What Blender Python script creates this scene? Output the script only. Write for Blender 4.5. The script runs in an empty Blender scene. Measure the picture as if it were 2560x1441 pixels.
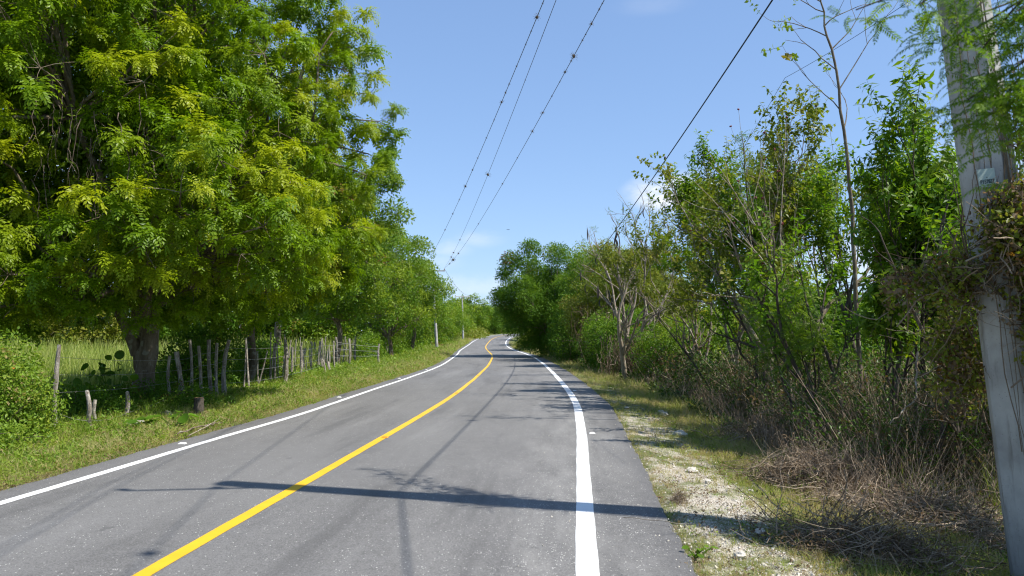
import bpy, math, random
import numpy as np
from mathutils import Vector

# ------------------------------------------------------------------ camera, sky, sun, exposure
scene = bpy.context.scene
F = 2000.0                      # focal length in pixels of the 2560 px wide photograph
HOR = 826.0                     # row of the horizon
PITCH = math.atan((HOR - 720.5) / F)
EYE = 1.6
cam_data = bpy.data.cameras.new("camera")
cam_data.sensor_width = 36.0
cam_data.lens = F / 2560 * 36.0
cam_data.clip_end = 4000
cam_data.clip_start = 0.05
cam_data.dof.use_dof = True
cam_data.dof.focus_distance = 26.0
cam_data.dof.aperture_fstop = 4.0
cam = bpy.data.objects.new("camera", cam_data)
scene.collection.objects.link(cam)
cam.location = (0, 0, EYE)
cam.rotation_euler = (math.pi / 2 + PITCH, 0, 0)
scene.camera = cam

SUN_EL = math.radians(52.8)
SUN_AZ = math.atan2(0.938, -0.347)          # from +Y towards +X
world = bpy.data.worlds.new("World")
scene.world = world
world.use_nodes = True
wn, wl = world.node_tree.nodes, world.node_tree.links
wn.clear()
w_out = wn.new("ShaderNodeOutputWorld")
w_bg = wn.new("ShaderNodeBackground")
w_sky = wn.new("ShaderNodeTexSky")
w_sky.sky_type = 'NISHITA'
w_sky.sun_disc = False
w_sky.sun_elevation = SUN_EL
w_sky.sun_rotation = SUN_AZ
w_sky.altitude = 0
w_sky.air_density = 1.0
w_sky.dust_density = 0.15
w_sky.ozone_density = 3.5
w_bg.inputs["Strength"].default_value = 0.10
w_hsv = wn.new("ShaderNodeHueSaturation")
w_hsv.inputs["Saturation"].default_value = 1.0
w_gam = wn.new("ShaderNodeGamma"); w_gam.inputs["Gamma"].default_value = 0.56      # hazy tropical sky: less contrast from zenith to horizon
wl.new(w_sky.outputs[0], w_gam.inputs["Color"])
w_mul = wn.new("ShaderNodeMix"); w_mul.data_type = 'RGBA'; w_mul.blend_type = 'MULTIPLY'; w_mul.inputs[0].default_value = 1
wl.new(w_gam.outputs[0], w_mul.inputs[6]); w_mul.inputs[7].default_value = (1.33, 1.65, 2.16, 1)
wl.new(w_mul.outputs[2], w_hsv.inputs["Color"])
# small fair-weather clouds: noise inside a few soft patches of the sky
w_tc = wn.new("ShaderNodeTexCoord")
w_noise = wn.new("ShaderNodeTexNoise")
w_map = wn.new("ShaderNodeMapping")
w_map.inputs["Scale"].default_value = (1, 1, 2.2)
wl.new(w_tc.outputs["Generated"], w_map.inputs[0])
wl.new(w_map.outputs[0], w_noise.inputs["Vector"])
w_noise.inputs["Scale"].default_value = 16
w_noise.inputs["Detail"].default_value = 7
w_noise.inputs["Roughness"].default_value = 0.55


def sky_dir(px, py):
    v = np.array([(px - 1280) / F, math.cos(PITCH) + (py - 720.5) / F * math.sin(PITCH),
                  math.sin(PITCH) - (py - 720.5) / F * math.cos(PITCH)])
    return v / np.linalg.norm(v)


patches = [(1690, 480, .05, .020, 1.8), (2440, 415, .05, .028, .9), (1740, 488, .05, .022, .9), (1195, 597, .03, .010, .25),
           (1100, 620, .035, .012, .3), (1075, 655, .035, .012, .25), (1180, 715, .08, .014, .3),
           (1630, 12, .04, .010, .08), (600, 200, .05, .03, .5), (300, 420, .09, .04, .7), (2250, 640, .09, .03, .7)]
acc = None
for (px, py, ra, rb, amp) in patches:
    c = sky_dir(px, py)
    sub = wn.new("ShaderNodeVectorMath"); sub.operation = 'SUBTRACT'
    wl.new(w_tc.outputs["Generated"], sub.inputs[0]); sub.inputs[1].default_value = c
    mul = wn.new("ShaderNodeVectorMath"); mul.operation = 'MULTIPLY'
    wl.new(sub.outputs[0], mul.inputs[0]); mul.inputs[1].default_value = (1 / ra, 1 / ra, 1 / rb)
    ln = wn.new("ShaderNodeVectorMath"); ln.operation = 'LENGTH'
    wl.new(mul.outputs[0], ln.inputs[0])
    mr = wn.new("ShaderNodeMapRange"); mr.interpolation_type = 'SMOOTHSTEP'
    mr.inputs["From Min"].default_value = 1.5; mr.inputs["From Max"].default_value = 0.2
    mr.inputs["To Min"].default_value = 0; mr.inputs["To Max"].default_value = amp
    wl.new(ln.outputs["Value"], mr.inputs["Value"])
    if acc is None:
        acc = mr.outputs[0]
    else:
        mx = wn.new("ShaderNodeMath"); mx.operation = 'MAXIMUM'
        wl.new(acc, mx.inputs[0]); wl.new(mr.outputs[0], mx.inputs[1]); acc = mx.outputs[0]
w_nr = wn.new("ShaderNodeMapRange"); w_nr.interpolation_type = 'SMOOTHSTEP'
w_nr.inputs["From Min"].default_value = 0.28; w_nr.inputs["From Max"].default_value = 0.62
wl.new(w_noise.outputs["Fac"], w_nr.inputs["Value"])
w_m = wn.new("ShaderNodeMath"); w_m.operation = 'MULTIPLY'; w_m.use_clamp = True
wl.new(acc, w_m.inputs[0]); wl.new(w_nr.outputs[0], w_m.inputs[1])
w_mix = wn.new("ShaderNodeMix"); w_mix.data_type = 'RGBA'
wl.new(w_m.outputs[0], w_mix.inputs[0]); wl.new(w_hsv.outputs[0], w_mix.inputs[6])
w_mix.inputs[7].default_value = (6.2, 6.4, 6.7, 1)
wl.new(w_mix.outputs[2], w_bg.inputs["Color"])
wl.new(w_bg.outputs[0], w_out.inputs["Surface"])

sun_data = bpy.data.lights.new("sun", 'SUN')
sun_data.energy = 4.5
sun_data.angle = math.radians(0.5)
sun_data.color = (1.0, 0.955, 0.88)
sun = bpy.data.objects.new("sun", sun_data)
scene.collection.objects.link(sun)
sun_vec = Vector((math.sin(SUN_AZ) * math.cos(SUN_EL), math.cos(SUN_AZ) * math.cos(SUN_EL), math.sin(SUN_EL)))
sun.rotation_euler = sun_vec.to_track_quat('Z', 'Y').to_euler()
sun.location = (30, -10, 40)

scene.view_settings.view_transform = 'Standard'
scene.view_settings.look = 'None'
scene.view_settings.exposure = 0.8
scene.view_settings.gamma = 1.0
scene.cycles.filter_width = 1.15
scene.cycles.max_bounces = 7
scene.cycles.diffuse_bounces = 3
scene.cycles.glossy_bounces = 2
scene.cycles.transmission_bounces = 4
scene.cycles.transparent_max_bounces = 4
scene.cycles.sample_clamp_indirect = 6

R = np.random.default_rng(7)
coll = scene.collection


# ------------------------------------------------------------------ helpers: objects
def tag(o, label=None, cat=None, group=None, kind=None):
    if label: o["label"] = label
    if cat: o["category"] = cat
    if group: o["group"] = group
    if kind: o["kind"] = kind
    return o


def empty(name, loc, label, cat, group=None):
    o = bpy.data.objects.new(name, None)
    o.empty_display_size = 0.3
    coll.objects.link(o)
    o.location = loc
    return tag(o, label, cat, group)


def mesh_obj(name, verts, quads, mat, parent=None, tint=None, smooth=False, tris=None, origin=None):
    verts = np.asarray(verts, dtype=np.float32)
    if origin is None and parent is not None:
        origin = tuple(parent.location)
    if origin is not None:
        verts = verts - np.asarray(origin, dtype=np.float32)
    me = bpy.data.meshes.new(name)
    quads = np.asarray(quads, dtype=np.int32).reshape(-1, 4) if quads is not None and len(quads) else np.zeros((0, 4), np.int32)
    tris = np.asarray(tris, dtype=np.int32).reshape(-1, 3) if tris is not None and len(tris) else np.zeros((0, 3), np.int32)
    nq, nt = len(quads), len(tris)
    me.vertices.add(len(verts)); me.vertices.foreach_set("co", verts.ravel())
    me.loops.add(nq * 4 + nt * 3)
    me.loops.foreach_set("vertex_index", np.concatenate([quads.ravel(), tris.ravel()]))
    me.polygons.add(nq + nt)
    ls = np.concatenate([np.arange(nq) * 4, nq * 4 + np.arange(nt) * 3]).astype(np.int32)
    me.polygons.foreach_set("loop_start", ls)
    me.polygons.foreach_set("use_smooth", np.full(nq + nt, smooth, dtype=bool))
    if tint is not None:
        a = me.attributes.new("tint", 'FLOAT_VECTOR', 'POINT')
        a.data.foreach_set("vector", np.asarray(tint, dtype=np.float32).ravel())
    me.update(calc_edges=True)
    me.materials.append(mat)
    o = bpy.data.objects.new(name, me)
    coll.objects.link(o)
    if parent is not None:
        o.parent = parent
    elif origin is not None:
        o.location = origin
    return o


class Geo:
    """collects quads (and tints) of ONE mesh"""
    def __init__(s): s.v, s.q, s.t, s.n = [], [], [], 0

    def add(s, v, q, t=None):
        v = np.asarray(v, dtype=np.float32).reshape(-1, 3)
        s.v.append(v); s.q.append(np.asarray(q, dtype=np.int32).reshape(-1, 4) + s.n)
        if t is None: t = (0.5, 0.5, 0)
        t = np.asarray(t, dtype=np.float32)
        if t.ndim == 1: t = np.tile(t, (len(v), 1))
        s.t.append(t); s.n += len(v)

    def obj(s, name, mat, parent=None, smooth=False, origin=None):
        if not s.v: return None
        return mesh_obj(name, np.concatenate(s.v), np.concatenate(s.q), mat, parent, np.concatenate(s.t), smooth, origin=origin)


def nrm(a): return a / np.maximum(np.linalg.norm(a, axis=-1, keepdims=True), 1e-9)


def tubes(P, Rr, sides=5):
    """P (n,K,3) centre lines, Rr (n,K) radii -> verts, quads"""
    P = np.asarray(P, dtype=np.float64)
    if P.ndim == 2: P = P[None]
    n, K, _ = P.shape
    Rr = np.broadcast_to(np.asarray(Rr, dtype=np.float64), (n, K))
    T = nrm(np.gradient(P, axis=1))
    ref = np.where(np.abs(T[:, :1, 2:3]) > 0.8, np.array([1., 0, 0]), np.array([0, 0, 1.]))
    ref = np.broadcast_to(ref, T.shape)
    U = nrm(np.cross(T, ref)); V = np.cross(T, U)
    a = np.arange(sides) * 2 * np.pi / sides
    ring = (np.cos(a)[None, None, :, None] * U[:, :, None] + np.sin(a)[None, None, :, None] * V[:, :, None]) * Rr[:, :, None, None]
    v = (P[:, :, None] + ring).reshape(-1, 3)
    i = np.arange(n)[:, None, None] * K * sides + np.arange(K - 1)[None, :, None] * sides
    s0 = np.arange(sides)[None, None]; s1 = (s0 + 1) % sides
    q = np.stack([i + s0, i + s1, i + sides + s1, i + sides + s0], -1).reshape(-1, 4)
    return v, q


def cap_quads(ring_start, sides):
    return [(ring_start, ring_start + k, ring_start + k + 1, ring_start + min(k + 2, sides - 1)) for k in range(1, sides - 1, 2)]


def frames(D, spin):
    """rotation matrices whose local z is D, spun about it"""
    D = nrm(D)
    ref = np.where(np.abs(D[:, 2:3]) > 0.95, np.array([1., 0, 0]), np.array([0, 0, 1.]))
    X = nrm(np.cross(ref, D)); Y = np.cross(D, X)
    c, s = np.cos(spin)[:, None], np.sin(spin)[:, None]
    X2 = X * c + Y * s; Y2 = -X * s + Y * c
    return np.stack([X2, Y2, D], axis=-1)


def scatter(geo, protos, P, D, S, spin=None, t_y=None, t_z=0.0, rng=R):
    """copies of small leaf clumps baked into ONE mesh"""
    n = len(P)
    if n == 0: return
    if spin is None: spin = rng.uniform(0, 2 * np.pi, n)
    M = frames(D, spin)
    which = rng.integers(0, len(protos), n)
    ty = rng.uniform(0, 1, n) if t_y is None else np.broadcast_to(t_y, (n,))
    tz = np.broadcast_to(t_z, (n,))
    S = np.broadcast_to(S, (n,))
    for k, (pv, pq, pt) in enumerate(protos):
        m = which == k
        c = int(m.sum())
        if not c: continue
        v = np.einsum('nij,vj->nvi', M[m], pv) * S[m][:, None, None] + P[m][:, None]
        q = (pq[None] + (np.arange(c) * len(pv))[:, None, None]).reshape(-1, 4)
        t = np.empty((c, len(pv), 3), np.float32)
        t[:, :, 0] = pt[None, :] * 0.75 + rng.uniform(0, .25, (c, 1))
        t[:, :, 1] = ty[m][:, None]
        t[:, :, 2] = tz[m][:, None]
        geo.add(v.reshape(-1, 3), q, t.reshape(-1, 3))


# ------------------------------------------------------------------ leaf prototypes  (verts, quads, per-vertex random)
def leaf_quads(B, A, W, N, L, w, cup=0.12):
    """rhombic leaves: base B, axis A, width dir W, normal N (n,3), length L, width w"""
    n = len(B)
    L = np.broadcast_to(L, (n,))[:, None]; w = np.broadcast_to(w, (n,))[:, None]
    v = np.stack([B, B + A * L * .45 + W * w * .5 + N * w * cup, B + A * L, B + A * L * .45 - W * w * .5 + N * w * cup], 1)
    return v.reshape(-1, 3), np.arange(n * 4).reshape(n, 4)


def frond(rng, L=0.32, pairs=7, ll=0.075, lw=0.02, el=0.5, droop=1.4, az=0.0, r0=0.02, stem=True):
    K = pairs + 2
    s = np.linspace(0, 1, K)
    ang = el - droop * s ** 1.3
    ds = L / (K - 1)
    x = r0 + np.concatenate([[0], np.cumsum(np.cos(ang[:-1]) * ds)])
    z = np.concatenate([[0], np.cumsum(np.sin(ang[:-1]) * ds)])
    bend = rng.uniform(-.25, .25)
    azs = az + bend * s
    P = np.stack([x * np.cos(azs), x * np.sin(azs), z], -1)
    T = nrm(np.gradient(P, axis=0))
    side = nrm(np.cross(T, np.array([0, 0, 1.])) + 1e-6)
    up = np.cross(side, T)
    B, A, W, N, LL = [], [], [], [], []
    for i in range(1, K - 1):
        for sg in (-1, 1):
            a = nrm(side[i] * sg * .85 + T[i] * .5 - np.array([0, 0, .35]) + rng.normal(0, .12, 3))
            wd = nrm(np.cross(a, up[i])); B.append(P[i]); A.append(a); W.append(wd); N.append(np.cross(wd, a))
            LL.append(ll * (1 - .35 * s[i]) * rng.uniform(.85, 1.15))
    a = T[-1]; wd = side[-1]; B.append(P[-1]); A.append(a); W.append(wd); N.append(up[-1]); LL.append(ll * .7)
    v, q = leaf_quads(np.array(B), np.array(A), np.array(W), np.array(N), np.array(LL), lw)
    t = np.repeat(rng.uniform(0, 1, len(B)), 4)
    if stem:
        tv, tq = tubes(P[None], np.linspace(.0025, .001, K)[None], 3)
        q = np.concatenate([q, tq + len(v)]); v = np.concatenate([v, tv]); t = np.concatenate([t, np.full(len(tv), .5)])
    return v, q, t


def merge(parts):
    v, q, t, n = [], [], [], 0
    for a, b, c in parts:
        v.append(a); q.append(b + n); t.append(c); n += len(a)
    return np.concatenate(v), np.concatenate(q), np.concatenate(t)


def rosette(rng, n=11, L=.32, pairs=7, ll=.075, lw=.02, stem=False, droop=(1.2, 2.0), elr=(.1, 1.2)):
    parts = []
    for i in range(n):
        az = 2 * np.pi * (i + rng.uniform(-.3, .3)) * .382 * 1.0
        el = elr[0] + (elr[1] - elr[0]) * i / n
        parts.append(frond(rng, L * rng.uniform(.75, 1.1), pairs, ll, lw, el, rng.uniform(*droop), az, stem=stem))
    return merge(parts)


def simple_sprig(rng, n=10, L=.25, ll=.09, lw=.035, curl=.3, stem=.003, droop=.3):
    """leaves alternating along a short twig that rises along +z"""
    K = 5
    s = np.linspace(0, 1, K)
    P = np.stack([np.cumsum(rng.normal(0, .02, K)) * L, np.cumsum(rng.normal(0, .02, K)) * L, s * L], -1)
    B, A, W, N, LL = [], [], [], [], []
    for i in range(n):
        f = (i + .5) / n
        p = np.array([np.interp(f, s, P[:, k]) for k in range(3)])
        az = i * 2.4 + rng.uniform(-.4, .4)
        a = nrm(np.array([math.cos(az), math.sin(az), rng.uniform(-.2, .7) * (1 if f < .8 else 2) - droop]))
        up = nrm(np.array([0, 0, 1.]) + rng.normal(0, curl, 3))
        wd = nrm(np.cross(a, up)); B.append(p); A.append(a); W.append(wd); N.append(np.cross(wd, a)); LL.append(ll * rng.uniform(.7, 1.15))
    v, q = leaf_quads(np.array(B), np.array(A), np.array(W), np.array(N), np.array(LL), lw * np.array(LL) / ll)
    t = np.repeat(rng.uniform(0, 1, len(B)), 4)
    tv, tq = tubes(P[None], np.linspace(stem, stem * .5, K)[None], 3)
    return np.concatenate([v, tv]), np.concatenate([q, tq + len(v)]), np.concatenate([t, np.full(len(tv), .5)])


def leaf_ball(rng, n=40, r=.3, ll=.08, lw=.03, flat=.8, up=.5):
    """loose clump of leaves, mostly facing outward and up"""
    D = nrm(rng.normal(0, 1, (n, 3)) + np.array([0, 0, .35]))
    P = D * (r * rng.uniform(.35, 1, (n, 1)) ** .6) * np.array([1, 1, flat])
    A = nrm(D * .6 + rng.normal(0, .5, (n, 3)) - np.array([0, 0, .35]))
    Nn = nrm(D * .5 + np.array([0, 0, up]) + rng.normal(0, .45, (n, 3)))
    W = nrm(np.cross(A, Nn)); Nn = np.cross(W, A)
    v, q = leaf_quads(P, A, W, Nn, ll * rng.uniform(.7, 1.2, n), lw * rng.uniform(.8, 1.2, n))
    return v, q, np.repeat(rng.uniform(0, 1, n), 4)


def blades(rng, n=14, h=.25, w=.006, lean=.5, spread=.05, seg=2):
    az = rng.uniform(0, 2 * np.pi, n); l = rng.uniform(.1, 1, n) * lean; hh = h * rng.uniform(.5, 1.1, n)
    B = np.stack([rng.normal(0, spread, n), rng.normal(0, spread, n), np.zeros(n)], -1)
    o = np.stack([np.cos(az), np.sin(az), np.zeros(n)], -1)
    sd = np.stack([-np.sin(az), np.cos(az), np.zeros(n)], -1)
    rows = []
    for k in range(seg + 1):
        s = k / seg
        c = B + o * (l * hh * s ** 1.8)[:, None] + np.array([0, 0, 1.]) * (hh * (s - .35 * l * s * s))[:, None]
        ww = w * (1 - .85 * s)
        rows += [c + sd * ww * .5, c - sd * ww * .5]
    v = np.stack(rows, 1)
    q = []
    for k in range(seg):
        q.append(np.array([2 * k, 2 * k + 1, 2 * k + 3, 2 * k + 2]))
    q = (np.array(q)[None] + (np.arange(n) * (2 * seg + 2))[:, None, None]).reshape(-1, 4)
    return v.reshape(-1, 3), q, np.repeat(rng.uniform(0, 1, n), 2 * seg + 2)


# ------------------------------------------------------------------ materials
def new_mat(name):
    m = bpy.data.materials.new(name); m.use_nodes = True
    n, l = m.node_tree.nodes, m.node_tree.links
    n.clear()
    out = n.new("ShaderNodeOutputMaterial")
    return m, n, l, out


def rgba(c): return (c[0], c[1], c[2], 1)


def mixc(n, l, fac, a, b, blend='MIX'):
    x = n.new("ShaderNodeMix"); x.data_type = 'RGBA'; x.blend_type = blend
    for sock, val in ((x.inputs[0], fac), (x.inputs[6], a), (x.inputs[7], b)):
        if isinstance(val, (int, float)): sock.default_value = val
        elif isinstance(val, tuple): sock.default_value = rgba(val)
        else: l.new(val, sock)
    return x.outputs[2]


def noise(n, l, scale, detail=4, rough=.55, vec=None, out="Fac"):
    t = n.new("ShaderNodeTexNoise")
    t.inputs["Scale"].default_value = scale; t.inputs["Detail"].default_value = detail; t.inputs["Roughness"].default_value = rough
    if vec is not None: l.new(vec, t.inputs["Vector"])
    return t.outputs[out]


def ramp(n, l, fac, a, b, lo=0., hi=1.):
    m = n.new("ShaderNodeMapRange"); m.interpolation_type = 'SMOOTHSTEP'
    m.inputs["From Min"].default_value = a; m.inputs["From Max"].default_value = b
    m.inputs["To Min"].default_value = lo; m.inputs["To Max"].default_value = hi
    l.new(fac, m.inputs["Value"])
    return m.outputs[0]


def leaf_mat(name, c1, c2, c3, tip=(.16, .06, .02), trans=.45, rough=.42, yellow=None, spec=.4):
    m, n, l, out = new_mat(name)
    at = n.new("ShaderNodeAttribute"); at.attribute_name = "tint"
    sp = n.new("ShaderNodeSeparateXYZ"); l.new(at.outputs["Vector"], sp.inputs[0])
    col = mixc(n, l, sp.outputs[0], c1, c2)
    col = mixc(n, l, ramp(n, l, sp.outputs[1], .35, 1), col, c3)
    col = mixc(n, l, sp.outputs[2], col, tip)
    b = n.new("ShaderNodeBsdfPrincipled")
    l.new(col, b.inputs["Base Color"]); b.inputs["Roughness"].default_value = rough
    b.inputs["Specular IOR Level"].default_value = spec
    tr = n.new("ShaderNodeBsdfTranslucent")
    tc = mixc(n, l, .6, col, mixc(n, l, 1.0, col, yellow or (1.7, 1.75, .5), 'MULTIPLY'))
    l.new(tc, tr.inputs["Color"])
    mx = n.new("ShaderNodeMixShader"); mx.inputs[0].default_value = trans
    l.new(b.outputs[0], mx.inputs[1]); l.new(tr.outputs[0], mx.inputs[2]); l.new(mx.outputs[0], out.inputs["Surface"])
    return m


def bark_mat(name, c1, c2, scale=6, bump=.4, lichen=None):
    m, n, l, out = new_mat(name)
    tc = n.new("ShaderNodeTexCoord"); mp = n.new("ShaderNodeMapping"); mp.inputs["Scale"].default_value = (1, 1, .25)
    l.new(tc.outputs["Object"], mp.inputs[0])
    f = noise(n, l, scale, 8, .65, mp.outputs[0])
    f2 = noise(n, l, scale * 7, 5, .7, mp.outputs[0])
    col = mixc(n, l, ramp(n, l, f, .35, .68), c1, c2)
    col = mixc(n, l, ramp(n, l, f2, .45, .75, 0, .5), col, tuple(x * .45 for x in c1))
    if lichen:
        col = mixc(n, l, ramp(n, l, noise(n, l, scale * 1.7, 3, .5, tc.outputs["Object"]), .56, .66, 0, .7), col, lichen)
    b = n.new("ShaderNodeBsdfPrincipled"); l.new(col, b.inputs["Base Color"]); b.inputs["Roughness"].default_value = .85
    b.inputs["Specular IOR Level"].default_value = .2
    bp = n.new("ShaderNodeBump"); bp.inputs["Strength"].default_value = bump; bp.inputs["Distance"].default_value = .02
    l.new(f2, bp.inputs["Height"]); l.new(bp.outputs[0], b.inputs["Normal"]); l.new(b.outputs[0], out.inputs["Surface"])
    return m


def plain_mat(name, c, rough=.6, var=.15, scale=8, metal=0, bump=0.):
    m, n, l, out = new_mat(name)
    tc = n.new("ShaderNodeTexCoord")
    f = noise(n, l, scale, 6, .6, tc.outputs["Object"])
    col = mixc(n, l, ramp(n, l, f, .3, .7), tuple(x * (1 - var) for x in c), tuple(min(1, x * (1 + var)) for x in c))
    b = n.new("ShaderNodeBsdfPrincipled"); l.new(col, b.inputs["Base Color"]); b.inputs["Roughness"].default_value = rough
    b.inputs["Metallic"].default_value = metal
    if bump:
        bp = n.new("ShaderNodeBump"); bp.inputs["Strength"].default_value = bump; bp.inputs["Distance"].default_value = .01
        l.new(noise(n, l, scale * 5, 6, .6, tc.outputs["Object"]), bp.inputs["Height"]); l.new(bp.outputs[0], b.inputs["Normal"])
    l.new(b.outputs[0], out.inputs["Surface"])
    return m


M = {}
M['neem'] = leaf_mat("neem_leaf", (.085, .160, .005), (.185, .285, .008), (.310, .355, .013), tip=(.24, .10, .03), trans=.45, spec=.25)
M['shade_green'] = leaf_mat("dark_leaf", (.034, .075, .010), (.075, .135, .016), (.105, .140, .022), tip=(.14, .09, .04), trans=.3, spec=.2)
M['neem_far'] = leaf_mat("neem_leaf_far", (.060, .125, .008), (.125, .205, .012), (.180, .230, .012), trans=.42, spec=.25)
M['mid_green'] = leaf_mat("mid_green_leaf", (.070, .150, .010), (.150, .255, .016), (.215, .285, .020), trans=.42, spec=.25)
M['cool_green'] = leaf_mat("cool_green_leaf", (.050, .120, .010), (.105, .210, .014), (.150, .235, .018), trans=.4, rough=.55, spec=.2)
M['glossy'] = leaf_mat("glossy_leaf", (.052, .125, .007), (.135, .245, .010), (.225, .300, .014), trans=.48, rough=.45, spec=.25)
M['olive'] = leaf_mat("olive_leaf", (.100, .140, .014), (.185, .225, .022), (.240, .235, .034), tip=(.20, .07, .02), trans=.42, spec=.25)
M['weed'] = leaf_mat("weed_leaf", (.100, .180, .016), (.195, .300, .024), (.280, .335, .045), tip=(.32, .23, .10), trans=.4, rough=.5, spec=.3)
M['grass'] = leaf_mat("grass_blade", (.180, .240, .030), (.275, .325, .055), (.390, .370, .130), tip=(.42, .33, .18), trans=.35, rough=.5, spec=.3)
M['field'] = leaf_mat("field_grass", (.180, .240, .040), (.250, .310, .055), (.320, .330, .10), trans=.35, rough=.5, spec=.3)
M['dry'] = leaf_mat("dry_twig", (.205, .148, .098), (.345, .268, .188), (.440, .355, .262), tip=(.09, .06, .035), trans=.1, rough=.8, yellow=(1.2, 1, .8), spec=.2)
M['dry_leaf'] = leaf_mat("dry_leaf", (.105, .070, .038), (.180, .125, .070), (.270, .205, .130), tip=(.10, .13, .02), trans=.3, rough=.7, yellow=(1.5, 1.1, .6), spec=.2)
M['vine_dark'] = bark_mat("vine_bark", (.075, .055, .040), (.150, .115, .085), 20, .2)
M['bark'] = bark_mat("grey_bark", (.110, .082, .055), (.235, .190, .138), 5, .6, lichen=(.26, .25, .20))
M['bark_pale'] = bark_mat("pale_bark", (.190, .150, .105), (.330, .275, .205), 7, .4, lichen=(.40, .38, .33))
M['bark_dark'] = bark_mat("dark_bark", (.055, .042, .032), (.120, .100, .078), 8, .4)
M['post'] = bark_mat("weathered_post", (.17, .140, .108), (.42, .375, .315), 14, .8, lichen=(.45, .43, .39))
M['cut_wood'] = plain_mat("cut_wood", (.30, .17, .09), .8, .25, 20)
M['stone'] = plain_mat("limestone", (.50, .46, .39), .9, .25, 9, bump=.5)
M['wire'] = plain_mat("wire_metal", (.045, .045, .05), .5, .1, 4)
M['cable'] = plain_mat("black_cable", (.012, .012, .014), .5, .1, 4)
M['barbed'] = plain_mat("galvanised_wire", (.30, .29, .28), .5, .2, 4, metal=.6)
M['airplant'] = leaf_mat("air_plant", (.085, .065, .055), (.140, .110, .085), (.170, .140, .110), trans=.15, rough=.8, yellow=(1.2, 1, .8))
M['insulator'] = plain_mat("glazed_insulator", (.10, .05, .035), .25, .1, 4)
M['stone_shaded'] = plain_mat("shaded_limestone", (.26, .25, .20), .95, .4, 9, bump=.5)  # limestone again, darkened: shade on the left verge rocks put into the colour
M['plate'] = plain_mat("plate_paint", (.33, .40, .36), .45, .06, 14)
M['ink'] = plain_mat("plate_ink", (.03, .05, .05), .6, .1, 4)
M['amber'] = plain_mat("amber_reflector", (.75, .26, .02), .35, .1, 30)
M['white_ref'] = plain_mat("white_reflector", (.78, .77, .72), .4, .08, 30)
M['pod'] = plain_mat("seed_pod", (.030, .022, .018), .55, .3, 10)
M['berry'] = plain_mat("dark_red_berry", (.16, .018, .025), .5, .3, 10)
M['flower'] = plain_mat("orange_flower", (.75, .16, .02), .6, .2, 10)


def concrete_mat():
    m, n, l, out = new_mat("pole_concrete")
    tc = n.new("ShaderNodeTexCoord")
    f = noise(n, l, 2.2, 7, .6, tc.outputs["Object"]); f2 = noise(n, l, 55, 4, .6, tc.outputs["Object"])
    col = mixc(n, l, ramp(n, l, f, .3, .72), (.27, .26, .245), (.45, .44, .415))
    mp = n.new("ShaderNodeMapping"); mp.inputs["Scale"].default_value = (7, 7, .5); l.new(tc.outputs["Object"], mp.inputs[0])
    col = mixc(n, l, ramp(n, l, noise(n, l, 1.6, 6, .65, mp.outputs[0]), .5, .68, 0, .7), col, (.15, .135, .115))
    v = n.new("ShaderNodeTexVoronoi"); v.inputs["Scale"].default_value = 34; l.new(tc.outputs["Object"], v.inputs["Vector"])
    col = mixc(n, l, ramp(n, l, v.outputs["Distance"], .16, .09, 0, .55), col, (.14, .135, .13))
    b = n.new("ShaderNodeBsdfPrincipled"); l.new(col, b.inputs["Base Color"]); b.inputs["Roughness"].default_value = .85
    bp = n.new("ShaderNodeBump"); bp.inputs["Strength"].default_value = .35; bp.inputs["Distance"].default_value = .006
    l.new(f2, bp.inputs["Height"]); l.new(bp.outputs[0], b.inputs["Normal"]); l.new(b.outputs[0], out.inputs["Surface"])
    return m


M['concrete'] = concrete_mat()


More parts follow.
